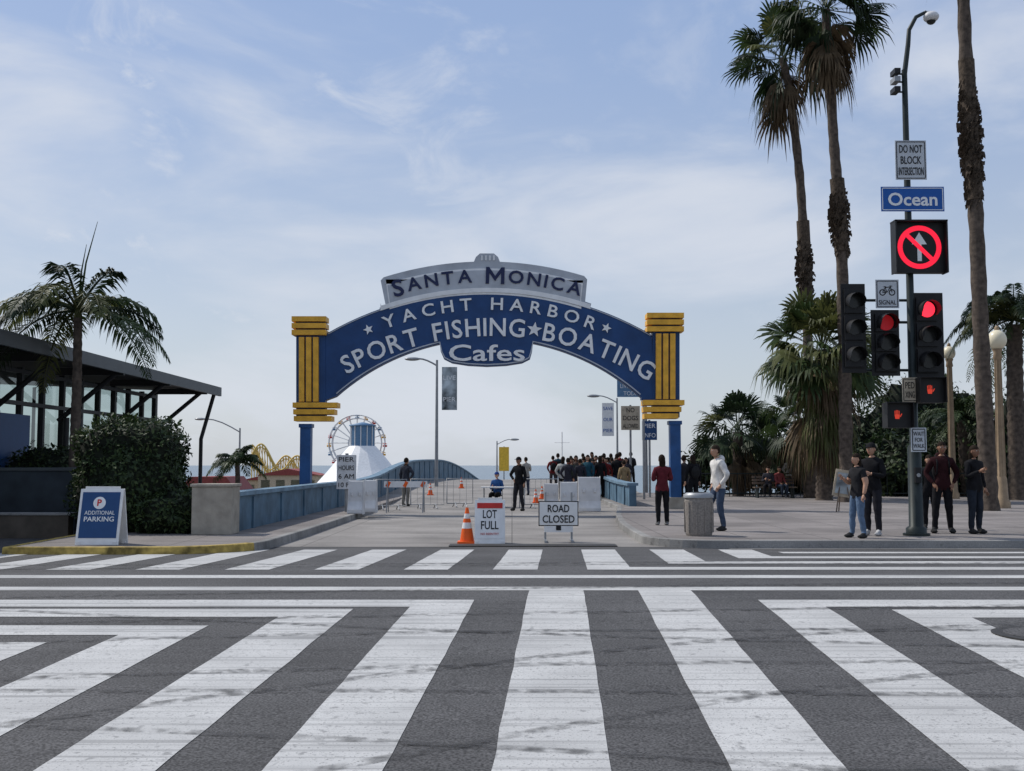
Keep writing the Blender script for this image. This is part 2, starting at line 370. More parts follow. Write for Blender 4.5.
# ================================================================ BRIDGE PARAPETS / PIER
def parapet(nm,side,ylist,x0,hfun):
    b=B(nm); n=len(ylist); vs=[];fs=[];vc=[]
    for y in ylist:
        x=x0+xc(y); zt=hfun(y); zb=zr(y)-1.2
        vs+=[(x-.12,y,zb),(x-.12,y,zt),(x+.12,y,zt),(x+.12,y,zb)]
        vc+=[(x-.19,y,zt-.002),(x-.19,y,zt+.09),(x+.19,y,zt+.09),(x+.19,y,zt-.002)]
    for i in range(n-1):
        for k in range(4): fs.append((4*i+k,4*i+(k+1)%4,4*i+4+(k+1)%4,4*i+4+k))
    fs+= [(0,1,2,3),tuple(4*n-4+k for k in (3,2,1,0))]
    b.add(vs,fs,'parapet'); b.add(vc,fs,'parcap')
    y=ylist[0]+1.5
    while y<ylist[-1]-1:
        x=x0+xc(y); b.box((x,y,(zr(y)+hfun(y))/2-.02),(.32,.22,hfun(y)-zr(y)-.06),'parapet'); y+=3
    b.done()
def hL(y): return zr(y)+.9+ (0 if y<48 else .45*math.sin(min((y-48)/60,1)*math.pi))
parapet('bridge_parapet',-1,[23.2+i*2 for i in range(46)],-5.9,hL)
parapet('bridge_parapet',1,[37.5+i*2 for i in range(38)],4.1,lambda y:zr(y)+.85)
b=B('concrete_pier_block'); b.box((-6.05,22.6,.63),(.8,.7,.96),'concblk'); b.box((-6.05,22.6,1.14),(.86,.76,.06),'concblk'); b.done((-6.05,22.6,.15),.015)
b=B('pier'); b.box((-30,330,-6.4),(110,300,.8),'wood')
for i in range(14):
    for j in range(8): b.tube([(-80+i*8,185+j*40,-14),(-80+i*8,185+j*40,-6.8)],.35,'wood',6)
b.done()
# ================================================================ ARCH SIGN
AY=35.5
def sp(px,py): q=P(px,py,AY); return (q.x,q.z)
def arcpx(cx,cy,r,x0,x1,n=28):
    return [sp(cx+r*math.sin(a),cy-r*math.cos(a)) for a in [math.asin((x0-cx)/r)+(math.asin((x1-cx)/r)-math.asin((x0-cx)/r))*i/n for i in range(n+1)]]
b=B('arch_sign'); k=AY/F
outer=arcpx(488,614,323,328,651)
inL=arcpx(488,568,229,336,440,14); inR=arcpx(488,568,229,533,641,14)
low=[sp(x,y) for x,y in ((441,352),(444,359),(452,363),(468,365.5),(487,366.5),(506,365.5),(522,363),(530,359),(532,352))]
polyb=outer+[sp(655,400),sp(641,400)]+inR[::-1]+low[::-1]+inL[::-1]+[sp(322,402),sp(322,345)]
b.prism(polyb,AY-.12,AY+.25,'signblue')
def ribbon(pts,w,y,mt):
    pts=[Vector(p) for p in pts]; vs=[];fs=[]
    for i,p in enumerate(pts):
        t=(pts[min(i+1,len(pts)-1)]-pts[max(i-1,0)]).normalized(); nn=Vector((-t.y,t.x))*w/2
        for q in (p+nn,p-nn): vs+= [(q.x,y,q.y),(q.x,y+.03,q.y)]
    for i in range(len(pts)-1):
        o=4*i; fs+= [(o,o+4,o+6,o+2),(o,o+1,o+5,o+4),(o+2,o+6,o+7,o+3)]
    b.add(vs,fs,mt)
ribbon(arcpx(488,614,321.8,329,650),.03,AY-.145,'panelgrey')
ribbon(arcpx(488,568,230.5,337,440,14)+[sp(x,y) for x,y in ((442,352),(445,358),(452,361.6),(468,364),(487,365),(506,364),(522,361.6),(529,358),(531,352))]+arcpx(488,568,230.5,533,640,14),.04,AY-.145,'panelgrey')
up=[sp(380,308),sp(386,306),sp(381,281)]
up+=arcpx(486,600,338,384,474,10)+[sp(476,257.5),sp(480,254),sp(494,254),sp(498,257.5)]+arcpx(486,600,338,500,584,10)+[sp(587,280),sp(585,302),sp(591,304)]
up+=arcpx(488,614,322,380,590,18)[::-1]
b.prism(up,AY-.10,AY+.2,'panelgrey')
inner=[sp(386,280)]+arcpx(486,600,331,386,583,16)+[sp(583,281),sp(581,299)]+arcpx(486,614,319,390,581,16)[::-1]
b.prism(inner,AY-.125,AY-.098,'signwhite')
inner2=arcpx(486,600,329,388,581,16)+[sp(580,298)]+arcpx(486,614,321.0,391,580,16)[::-1]
b.prism(inner2,AY-.14,AY-.122,'panelgrey')
b.prism([sp(381,308),sp(381,304)]+arcpx(488,614,325.5,382,589,18)+[sp(590,304),sp(590,308)]+arcpx(488,614,321,381,590,18)[::-1],AY-.155,AY-.13,'signwhite')
for r_ in ((482,258.0),(486,258),(490,258),(494,258)):
    q=sp(*r_); b.box((q[0],AY-.11,q[1]-.02),(.05,.04,.16),'signwhite')
def star(b,x,z,r,a,mt,y,up=0):
    x+=up*math.sin(a); z+=up*math.cos(a)
    b.prism([(x+(r if i%2==0 else r*.42)*math.sin(a+i*math.pi/5),z+(r if i%2==0 else r*.42)*math.cos(a+i*math.pi/5)) for i in range(10)],y-.02,y+.02,mt)
def arctext(body,cx,cy,r,a0,a1,cap,mt,bold,xs=1.0,big=None,y=AY-.15,ext=.04):
    ws=[];ss=[]; size=cap*k/.72
    for i,ch in enumerate(body):
        s2=size*(big if big and (i==0 or body[i-1]==' ') else 1); ss.append(s2)
        if ch==' ': ws.append(.32*size); continue
        ws.append((.5 if ch=='*' else textmesh(ch,bold)[1])*s2*xs)
    L_=math.radians(a1-a0)*r*k; gap=(L_-sum(ws))/(len(body)-1); pos=0
    for ch,w_,s2 in zip(body,ws,ss):
        a=math.radians(a0)+(pos+w_/2)/(r*k); pos+=w_+gap
        if ch==' ': continue
        rr=r-cap*.5-(cap*(s2/size-1)*.5)
        x,z=sp(cx+rr*math.sin(a),cy-rr*math.cos(a))
        rot=Matrix.Rotation(a,4,'Y')
        if ch=='*':
            star(b,x,z,cap*.42*k,a,mt,y,cap*.5*k); continue
        b.text(ch,s2,(x,y,z),mt,rot@Matrix.Rotation(math.pi/2,4,'X'),bold,ext,xs)
arctext('SPORT FISHING*BOATING',492,628,301,-29.6,32.2,18.5,'signwhite',.012,.95)
arctext('YACHT HARBOR',488,592,288,-21.3,22.0,12.5,'signwhite',.012,1.15)
for q,a in (((369,330),-.42),((606,328.5),.42)):
    x,z=sp(*q); star(b,x,z,.17,a,'signwhite',AY-.15)
arctext('SANTA MONICA',486,602,326,-16.6,17.0,13.0,'navy',.02,1.08,1.3,y=AY-.155,ext=.03)
q=sp(487,361); b.text('Cafes',.74,(q[0],AY-.15,q[1]),'signwhite',None,.012,.04,fitw=2.45)
def pylon(tops,v0,v1,bots,bx0,bx1,tx0,tx1,slats,blue):
    b.prism([sp(blue[0],tops+3),sp(blue[1],tops+3),sp(blue[1],bots+17),sp(blue[0],bots+17)],AY-.14,AY+.22,'signblue')
    for i in range(3):
        y=tops+i*6.7; b.prism([sp(tx0,y),sp(tx1,y),sp(tx1,y+5.0),sp(tx0,y+5.0)],AY-.32,AY+.3,'signyel')
        y=bots+i*6.7; b.prism([sp(bx0+i*.6,y),sp(bx1-i*3,y),sp(bx1-i*3,y+5.0),sp(bx0+i*.6,y+5.0)],AY-.32,AY+.3,'signyel')
    for xa in slats: b.prism([sp(xa,v0),sp(xa+5.2,v0),sp(xa+5.2,v1),sp(xa,v1)],AY-.28,AY+.28,'signyel')
pylon(317.5,338,402,403,294.5,339,293.5,327.5,(300.5,307.5,314.5),(297,326))
pylon(314,334.5,399.5,400.5,642,683,646,682.5,(655,662,669),(652,679))
for xp,yt in ((306.5,424),(674.5,421)):
    q=P(xp,yt,AY); b.box((q.x,AY,(q.z+.1)/2),(.34,.36,q.z-.1),'postblue'); b.box((q.x,AY,.32),(.6,.6,.4),'concblk')
    b.box((q.x,AY,q.z-.06),(.42,.44,.12),'postblue')
b.done((-.8,AY,0),.006)
# ================================================================ generic furniture
def cobra(nm,px,Y,ptop,pbase,arm,side=1,r=.09,mt='galv'):
    t=P(px,ptop,Y); z0=zr(Y) if abs(t.x)<8 else -3
    b=B(nm); b.tube([(t.x,Y,z0),(t.x,Y,t.z)],[r,r*.6],mt,8)
    pts=[(t.x+side*arm*u,Y,t.z-.3+.9*arm/2.4*math.sin(u*math.pi/2)) for u in (0,.25,.5,.75,1)]
    b.tube(pts,.04*r/.09,mt,6); e=Vector(pts[-1]); b.sph(e+Vector((side*.3,0,-.02)),(.42,.16,.1),mt); b.done((t.x,Y,z0))
cobra('street_lamp',437,58,360,0,1.0,-1,.10)
cobra('street_lamp',240,80,428,0,2.6,-1,.10)
cobra('street_lamp',497,95,441,0,1.2,1,.08)
cobra('street_lamp',645,52,330,0,1.6,-1,.08)
cobra('street_lamp',617,70,398,0,1.2,-1,.08)
def banner(nm,x0,y0,x1,y1,Y,mt,txt=None,tm='textblack',pole=True,size=.2,polex=None):
    a=P(x0,y0,Y); c=P(x1,y1,Y); b=B(nm)
    b.box(((a.x+c.x)/2,Y,(a.z+c.z)/2),(c.x-a.x,.04,a.z-c.z),mt)
    if txt:
        n=len(txt); hh=a.z-c.z
        for i,tx in enumerate(txt):
            s_=min(hh/n*.8,(c.x-a.x)*.42); b.text(tx,s_,((a.x+c.x)/2,Y-.03,a.z-hh*(i+.5)/n-s_*.35),tm,None,.0,.006,fitw=min((c.x-a.x)*.8,s_*.62*len(tx)))
    if pole:
        xx=polex if polex is not None else (a.x+c.x)/2
        b.tube([(xx,Y+.06,zr(Y)),(xx,Y+.06,a.z+.05)],.05,'galv',8)
    b.done((a.x,Y,zr(Y)))
banner('banner',442,367,457,410,58,'art',['LIVE','PIER'],'signwhite',False)
banner('street_sign_panel',617,375,648,397,45,'steelblue',['PIER EVENT','LIVE MUSIC','TODAY'],'signwhite',True,polex=P(640,0,45).x)
banner('banner',602,403,614,436,70,'white',['SAVE','OUR','PIER'],'streetblue',False)
banner('information_sign',621,406,640,430,50,'beige',['NO','DOGS','ALLOWED'])
banner('information_sign',642,421,657,440,48,'bluesign',['PIER','INFO'],'signwhite')
banner('banner',499,447,509,471,95,'yellowbanner',None)
banner('information_sign',337,455,356,489,33,'whiteplastic',['PIER','HOURS','6 AM','10 PM'])
def aframe(nm,x0,y0,x1,y1,Y,z,frame,panel,fn,dep=.45):
    a=P(x0,y0,Y); c=P(x1,y1,Y); w_=c.x-a.x; zt=a.z; xm=(a.x+c.x)/2; b=B(nm); h=zt-z
    tilt=math.atan2(dep/2,h)
    for sg in (-1,1):
        R=Matrix.Rotation(tilt*sg,4,'X')
        base=Vector((xm,Y+sg*dep/2,z)); top=Vector((xm,Y,zt)); mid=(base+top)/2; L_=(top-base).length
        b.box(mid+Vector((0,sg*.02,0)),(w_,.03,L_),frame,R)
        if sg<0:
            b.box(mid+Vector((0,-.02,.03)),(w_*.88,.03,L_*.82),panel,R)
            fn(b,mid,w_,L_,R)
        for s2 in (-1,1):
            b.box(base+Vector((s2*w_*.42,0,.03)),(.06,.08,.06),frame)
    b.box((xm,Y,zt+.02),(w_*.8,.05,.05),frame)
    b.done((xm,Y,z),.004)
def tx(b,mid,R,dx,dz,s,size,mt,fit=None,bold=.0):
    q=mid+R@Vector((dx,-.045,dz)); b.text(s,size,q,mt,R@Matrix.Rotation(math.pi/2,4,'X'),bold,.006,fitw=fit)
def f1(b,mid,w_,L_,R):
    q=mid+R@Vector((-.02,-.04,L_*.24)); Rr=R
    vs=[q+Rr@Vector((.11*math.cos(i*math.pi/10),-.006,.11*math.sin(i*math.pi/10))) for i in range(20)]; b.add(vs,[tuple(range(20))],'signwhite')
    tx(b,mid,R,-.02,L_*.19,'P',.16,'red',None,.03)
    tx(b,mid,R,0,L_*.03,'ADDITIONAL',.1,'signwhite',w_*.7); tx(b,mid,R,0,-L_*.09,'PARKING',.12,'signwhite',w_*.7,.01)
    q=mid+R@Vector((0,-.04,-L_*.22)); s_=w_*.3
    b.add([q+R@Vector(v) for v in ((-s_,0,0),(-s_*.4,0,.06),(-s_*.4,0,.02),(s_,0,.02),(s_,0,-.02),(-s_*.4,0,-.02),(-s_*.4,0,-.06))],[(0,1,2,3,4,5,6)],'signwhite')
aframe('parking_sandwich_board',82,489,123,546,19.6,.156,'white','bluesign',f1)
def f2(b,mid,w_,L_,R):
    q=mid+R@Vector((0,-.042,L_*.36)); b.box(q,(w_*.84,.02,L_*.12),'red',R)
    tx(b,mid,R,0,L_*.33,'ATTENTION',.07,'signwhite',w_*.7)
    tx(b,mid,R,0,L_*.08,'LOT',.23,'textblack',w_*.46,.012); tx(b,mid,R,0,-L_*.17,'FULL',.23,'textblack',w_*.58,.012)
    tx(b,mid,R,0,-L_*.30,'NO REENTRY',.06,'red',w_*.6)
aframe('lot_full_sandwich_board',475,500,505,543,21.9,.004,'white','white',f2)
b=B('road_closed_sign'); Y=22.3; a=P(538.5,501,Y); c=P(578.5,526,Y); xm=(a.x+c.x)/2; w_=c.x-a.x; hh=a.z-c.z
b.box((xm,Y,(a.z+c.z)/2),(w_,.03,hh),'textblack'); b.box((xm,Y-.018,(a.z+c.z)/2),(w_-.04,.02,hh-.04),'white')
b.text('ROAD',.21,(xm,Y-.035,a.z-hh*.44),'textblack',None,.012,.006,fitw=w_*.54); b.text('CLOSED',.21,(xm,Y-.035,a.z-hh*.86),'textblack',None,.012,.006,fitw=w_*.80)
b.box((xm,Y+.0,.30),(w_*.72,.03,.2),'white'); b.box((xm,Y-.018,.30),(.1,.012,.12),'textblack')
for s in (-1,1):
    b.box((xm+s*w_*.33,Y+.03,.5),(.04,.04,1.0),'galv'); b.box((xm+s*w_*.33,Y+.03,.03),(.05,.7,.05),'galv')
b.done((xm,Y,0),.003)
def cone(X,Y,z,h=.72):
    b=B('traffic_cone'); s=h/.72
    b.box((X,Y,z+.02),(.38*s,.38*s,.04),'orange')
    prof=[(0.04,.145),(.3,.105),(.301,.107),(.42,.085),(.421,.083),(.5,.07),(.501,.072),(.6,.052),(.601,.05),(.72,.028)]
    for i in range(len(prof)-1):
        (z0,r0),(z1,r1)=prof[i],prof[i+1]
        b.tube([(X,Y,z+z0*s),(X,Y,z+z1*s)],[r0*s,r1*s],'white' if i in (2,6) else 'orange',16,i==len(prof)-2)
    b.done((X,Y,z))
cone(P(467,542,22.0).x,22.0,.004,.70)
for px,Y in ((433,50),(535,44),(463,56),(541,47)): cone(P(px,0,Y).x,Y,zr(Y)+.004,.55)
def fence(X0,Y0,X1,Y1,z=0,mt='galv',h=1.05):
    b=B('crowd_barrier'); a=Vector((X0,Y0,z)); c=Vector((X1,Y1,z)); d=(c-a); L_=d.length; d.normalize(); n=Vector((-d.y,d.x,0)); up=Vector((0,0,1))
    b.tube([a+up*.15,a+up*h,c+up*h,c+up*.15,a+up*.15],.02,mt,6)
    k=int(L_/.2)
    for i in range(1,k): p=a+d*L_*i/k; b.tube([p+up*.15,p+up*h],.006,mt,5)
    for p in (a+d*.3,c-d*.3): b.tube([p+n*.3+up*.02,p+up*.18,p-n*.3+up*.02],.02,mt,6)
    b.done((X0,Y0,z))
for px0,px1,Y in ((378,410,38),(414,446,39),(449,474,40.5),(524,556,39.5)):
    fence(P(px0,0,Y).x,Y,P(px1,0,Y+.3).x,Y+.3)
def trestle(px0,px1,Y):
    b=B('road_barricade'); x0=P(px0,0,Y).x; x1=P(px1,0,Y).x
    b.box(((x0+x1)/2,Y,.92),(x1-x0,.03,.2),'white')
    n=int((x1-x0)/.25)
    for i in range(0,n,2): b.box((x0+(i+.5)*(x1-x0)/n,Y-.018,.92),(.11,.006,.19),'orange',Matrix.Rotation(.5,4,'Y'))
    for s in (x0+.12,x1-.12):
        for t in (-1,1): b.tube([(s,Y+t*.3,.0),(s,Y+.02*t,1.02)],.02,'galv',6)
    b.done(((x0+x1)/2,Y,0))
trestle(388,430,36.2)
def jersey(x0,x1,Y,h,z=0,mt='whiteplastic'):
    b=B('water_filled_barrier'); a=P(x0,480,Y).x; c=P(x1,480,Y).x
    prof=[(-.28,0),(-.28,.12),(-.16,.35),(-.1,h),(.1,h),(.16,.35),(.28,.12),(.28,0)]
    vs=[(a,Y+p[0],z+p[1]) for p in prof]+[(c,Y+p[0],z+p[1]) for p in prof]; n=8
    b.add(vs,[(i,(i+1)%n,n+(i+1)%n,n+i) for i in range(n)]+[tuple(range(n)),tuple(range(2*n-1,n-1,-1))],mt)
    for t in (.25,.75): b.box((a+(c-a)*t,Y-.14,z+h*.6),((c-a)*.12,.12,.12),mt)
    b.done((a,Y,z),.02)
jersey(560,577,36,1.0); jersey(578,600,37,1.15); jersey(349,364,32,.95,.15); jersey(365,377,33,.95,.15); jersey(544,558,39,.9)
b=B('folding_table'); q=P(497,0,40.5); b.box((q.x+.2,40.2,.74),(1.5,.6,.04),'white')
for s in (-1,1):
    for t in (-1,1): b.tube([(q.x+.2+s*.65,40.2+t*.22,0),(q.x+.2+s*.65,40.2+t*.22,.72)],.018,'galv',6)
b.done((q.x,40.2,0))
b=B('concrete_trash_bin'); X=P(699,535,22).x
vs_=[(X,22,.15),(X,22,.2),(X,22,.84),(X,22,.9)]
b.tube(vs_,[.25,.265,.285,.27],'bin',20,smooth=False); b.tube([(X,22,.9),(X,22,.96),(X,22,1.0)],[.3,.3,.24],'galv',20); b.tube([(X,22,1.0),(X,22,1.012)],[.12,.12],'textblack',16)
for i in range(10):
    an=i*math.pi/5; b.box((X+.278*math.cos(an),22+.278*math.sin(an),.52),(.03,.03,.6),'bin',Matrix.Rotation(an,4,'Z'))
b.done((X,22,.15))
b=B('poster_easel'); q=P(843,480,33); b.box((q.x,33,q.z-.1),(.55,.03,.8),'beige',Matrix.Rotation(.12,4,'X')@Matrix.Rotation(.15,4,'Y')); b.box((q.x,32.97,q.z-.1),(.42,.03,.62),'art',Matrix.Rotation(.12,4,'X')@Matrix.Rotation(.15,4,'Y'))
for s in (-1,1): b.tube([(q.x+s*.25,32.9,.15),(q.x,33.05,1.5)],.02,'wood',6)
b.tube([(q.x,33.5,.15),(q.x,33.05,1.5)],.02,'wood',6); b.done((q.x,33,.15))
# ================================================================ TRAFFIC POLE & SIGNALS
PY=22.0; p0=P(914,535,PY); X0=p0.x+.05
def Q(px,py,Y=PY): return P(px,py,Y)
b=B('traffic_signal_pole'); zt=Q(908,70).z
b.tube([(X0,PY,.15),(X0,PY,.3),(X0,PY,.34),(X0,PY,1.9),(X0,PY,1.96),(X0,PY,zt)],[.2,.2,.14,.13,.085,.055],'pole',16)
b.tube([(X0,PY,.15),(X0,PY,.2)],[.26,.26],'pole',16)
e=[Q(908,70),Q(908,45),Q(909,30),Q(916,17),Q(926,12)]
b.tube([(X0,PY,zt-.1)]+[Vector((max(X0,v.x) if i<2 else max(X0+.02,v.x),v.y,v.z)) for i,v in enumerate(e[1:])],[.055,.05,.045,.04,.035],'pole',10)
c=Q(931,17); b.sph(c,(.16,.16,.11),'whiteplastic'); b.sph(c+Vector((0,0,-.07)),(.10,.10,.09),'lens'); b.tube([Q(924,12),c+Vector((0,0,.10))],.03,'whiteplastic',8)
for py in (74,82,92):
    q=Q(895,py); b.tube([q,(X0,PY,q.z)],.02,'pole',6); b.box(q+Vector((-.02,-.08,.0)),(.12,.28,.1),'black' if py!=82 else 'galv')
for py,xl,xr in ((300,846,930),(370,850,935),(322,880,912)):
    a=Q(xl,py); c=Q(xr,py); b.tube([(a.x,PY+.05,a.z),(c.x,PY+.05,a.z)],.028,'pole',8)
for py,xr in ((389,925),(414,895)):
    a=Q(xr,py); b.tube([(X0,PY,a.z),(a.x,PY,a.z)],.03,'pole',8)
b.box((X0,PY-.14,1.35),(.12,.1,.3),'black')
b.tube([(X0,PY-.19,1.35),(X0,PY-.21,1.35)],.04,'galv',10)
b.done((X0,PY,.15))
def ring(b,x,z,r0,r1,y,mt,n=40):
    vs=[];fs=[]
    for i in range(n):
        an=2*math.pi*i/n; vs+= [(x+r0*math.cos(an),y,z+r0*math.sin(an)),(x+r1*math.cos(an),y,z+r1*math.sin(an))]
    for i in range(n): fs.append((2*i,2*i+1,(2*i+3)%(2*n),(2*i+2)%(2*n)))
    b.add(vs,fs,mt)
def seg2(b,x0,z0,x1,z1,w,y,mt):
    d=Vector((x1-x0,z1-z0)); L_=d.length; a=math.atan2(d.y,d.x); b.box(((x0+x1)/2,y,(z0+z1)/2),(L_,.004,w),mt,Matrix.Rotation(-a,4,'Y'))
def rect_sign(nm,x0,y0,x1,y1,mt,lines,tm,border='textblack',bold=.0,dy=-.1,hs=.98,bike=False):
    a=Q(x0,y0); c=Q(x1,y1); xm=(a.x+c.x)/2; zm=(a.z+c.z)/2; w_=c.x-a.x; h=a.z-c.z; b=B(nm)
    y=PY+dy; b.box((xm,y,zm),(w_,.012,h),mt)
    if border:
        t=.016;o=.03
        for s in (-1,1):
            b.box((xm,y-.008,zm+s*(h/2-o)),(w_-2*o,.006,t),border); b.box((xm+s*(w_/2-o),y-.008,zm),(t,.006,h-2*o-t),border)
    if bike:
        z=zm+.03; yy=y-.010; T='textblack'
        for s in (-1,1): ring(b,xm+s*.095,z,.045,.066,yy,T,24)
        pts={'r':(-.095,0),'f':(.095,0),'b':(-.01,.0),'s':(-.04,.10),'h':(.065,.11)}
        for p,q in ('rb','rs','sb','sh','bh','hf'):
            seg2(b,xm+pts[p][0],z+pts[p][1],xm+pts[q][0],z+pts[q][1],.014,yy-.003,T)
        seg2(b,xm-.07,z+.115,xm-.02,z+.115,.016,yy-.003,T); seg2(b,xm+.05,z+.135,xm+.10,z+.125,.014,yy-.003,T); seg2(b,xm+.065,z+.11,xm+.06,z+.14,.014,yy-.003,T)
        b.text('SIGNAL',.13,(xm,y-.012,zm-h/2+.075),tm,None,0,.005,fitw=w_*.74)
    else:
        n=len(lines)
        for i,(tx_,fw) in enumerate(lines):
            lh=(h-.12)/n; b.text(tx_,lh*hs,(xm,y-.012,a.z-.06-lh*(i+.84)),tm,None,bold,.005,fitw=w_*fw)
    b.box((X0 if abs(xm-X0)<w_/2 else xm,y+.05,zm),(.05,.09,.06),'galv')
    b.done((xm,PY,c.z),.003)
rect_sign('traffic_sign',893,142,925,181,'signgrey',[('DO NOT',.74),('BLOCK',.66),('INTERSECTION',.8)],'textblack',bold=.008)
rect_sign('street_name_sign',879,188,942.5,212.5,'streetblue',[('Ocean',.78)],'signwhite','signwhite',.02,hs=.95)
rect_sign('traffic_sign',873.5,280.5,897.5,309,'signgrey',[],'textblack',bike=True)
rect_sign('traffic_sign',900,378,916,402.5,'beige',[('PED',.6),('XING',.6)],'textblack')
rect_sign('traffic_sign',907,428,923,452,'signgrey',[('WAIT',.7),('FOR',.5),('WALK',.7)],'textblack',dy=-.2)
b=B('no_through_traffic_sign'); a=Q(890,224); c=Q(941.5,274.5); xm=(a.x+c.x)/2; zm=(a.z+c.z)/2; w_=c.x-a.x
b.box((xm,PY-.12,zm),(w_,.16,a.z-c.z),'black'); b.box((xm,PY-.2,a.z+.0),(w_+.04,.3,.03),'black')
for s in (-1,1): b.box((xm+s*w_/2,PY-.2,zm),(.03,.3,a.z-c.z+.03),'black')
ring(b,xm,zm,.34,.44,PY-.2065,'redglow')
b.box((xm,PY-.209,zm),(.72,.004,.085),'redglow',Matrix.Rotation(math.radians(45),4,'Y'))
# straight-ahead arrow
b.box((xm,PY-.203,zm-.11),(.085,.003,.34),'signwhite'); b.prism([(xm-.15,zm+.06),(xm,zm+.30),(xm+.15,zm+.06)],PY-.2045,PY-.2015,'signwhite')
b.done((xm,PY,zm))
def signal(x0,y0,x1,y1,lit,dy=0,face=0):
    b=B('traffic_signal'); a=Q(x0,y0,PY+dy); c=Q(x1,y1,PY+dy); xm=(a.x+c.x)/2; zm=(a.z+c.z)/2; w_=c.x-a.x; h=a.z-c.z; y=PY+dy
    b.box((xm,y-.02,zm),(w_,.012,h),'black')
    bw=min(w_*.78,.42); b.box((xm,y+.06,zm),(bw,.2,h*.9),'black')
    r=bw*.38
    for i in range(3):
        z=zm+(1-i)*h*.3
        b.box((xm,y-.05,z),(bw,.06,h*.27),'black')
        b.tube([(xm,y-.08,z),(xm,y-.095,z)],[r,r*.96],(lit if i==0 and lit else 'lens'),20,True)
        n=14; vs=[];fs=[]
        for k_ in range(n+1):
            an=math.radians(-35+250*k_/n); cx,cz=math.cos(an)*(r+.025),math.sin(an)*(r+.025)
            L_=.30 if 0<=math.sin(an) else .30+.3*math.sin(an)
            vs+= [(xm+cx,y-.08,z+cz),(xm+cx*.97,y-.08-max(L_,.08),z+cz*.97-.03)]
        for k_ in range(n): fs.append((2*k_,2*k_+1,2*k_+3,2*k_+2))
        b.add(vs,fs,'black',True)
    b.done((xm,y,c.z),.006)
signal(840,284,866.5,373,None); signal(870,310,900,376,'reddim',-.02); signal(908,293,944.5,378,'redlamp',-.02)
def pedsig(x0,y0,x1,y1):
    b=B('pedestrian_signal'); a=Q(x0,y0,PY-.15); c=Q(x1,y1,PY-.15); xm=(a.x+c.x)/2; zm=(a.z+c.z)/2; w_=c.x-a.x; h=a.z-c.z; y=PY-.15
    b.box((xm,y,zm),(w_,.2,h),'black'); b.box((xm,y-.16,zm+h/2),(w_+.02,.16,.015),'black')
    for s in (-1,1): b.box((xm+s*w_/2,y-.16,zm),(.015,.16,h),'black')
    yy=y-.107; s=h*.72
    b.prism([(xm-.10*s-.03,zm-.2*s),(xm+.12*s-.03,zm-.2*s),(xm+.16*s-.03,zm+.05*s),(xm-.14*s-.03,zm+.05*s)],yy,yy+.004,'dimred')
    for i in range(4): b.box((xm-.03+(-.11+.075*i)*s,yy+.002,zm+.16*s),(.045*s,.004,(.24 if i in(1,2) else .18)*s),'dimred')
    b.box((xm-.03+.22*s,yy+.002,zm+.0*s),(.05*s,.004,.2*s),'dimred',Matrix.Rotation(.5,4,'Y'))
    b.done((xm,y,c.z),.004)
pedsig(916,378,942.5,403); pedsig(883.5,403,910,428)
def globe_lamp(px,Y,pyg,rg=.27):
    g_=P(px,pyg,Y); X=g_.x; b=B('ornamental_street_lamp'); zt=g_.z-rg
    b.tube([(X,Y,.15),(X,Y,.35),(X,Y,.45),(X,Y,1.1),(X,Y,1.2),(X,Y,zt-.35),(X,Y,zt-.3),(X,Y,zt-.12),(X,Y,zt)],[.26,.26,.2,.17,.14,.1,.15,.12,.17],'lamptan',12)
    for i in range(8):
        an=i*math.pi/4; b.tube([(X+.14*math.cos(an),Y+.14*math.sin(an),1.2),(X+.1*math.cos(an),Y+.1*math.sin(an),zt-.36)],.018,'lamptan',5)
    b.sph(g_,(rg,rg,rg*1.12),'globe',20,14); b.sph(g_+Vector((0,0,rg*1.2)),(.08,.08,.12),'lamptan',10,6); b.done((X,Y,.15))
globe_lamp(997,36,340,.30); globe_lamp(949,46,353,.26)
# ================================================================ VEGETATION
def rdir(e0,e1,az=None):
    e=math.radians(U(e0,e1)); a=U(0,2*math.pi) if az is None else az
    return Vector((math.cos(e)*math.cos(a),math.cos(e)*math.sin(a),math.sin(e)))
def fan_leaf(b,o,d,pet,R,n,mt,droop=.25,spread=85):
    d=d.normalized(); s=d.cross(Vector((0,0,1)))
    if s.length<.1: s=Vector((1,0,0))
    s.normalize(); s=(Matrix.Rotation(U(-.9,.9),3,d)@s).normalized()
    c=o+d*pet+Vector((0,0,-.06*pet)); b.add([o+s*.02,c+s*.015,c-s*.015,o-s*.02],[(0,1,2,3)],mt)
    nrm=d.cross(s)
    for i in range(n):
        a=math.radians((-1+2*i/(n-1))*spread)+U(-.05,.05); q=d*math.cos(a)+s*math.sin(a); l=R*(.72+.28*math.cos(a))*U(.85,1.08)
        w=(s*math.cos(a)-d*math.sin(a))*R*.050
        mid=c+q*l*.55+Vector((0,0,-droop*l*.18)); m2=c+q*l*.8+Vector((0,0,-droop*l*.55)); tip=c+q*l*.95+Vector((0,0,-droop*l*U(.9,1.7)))+nrm*U(-.08,.08)*l
        b.add([c,mid+w,m2+w*.6,tip,m2-w*.6,mid-w],[(0,1,5),(1,2,4,5),(2,3,4)],mt)
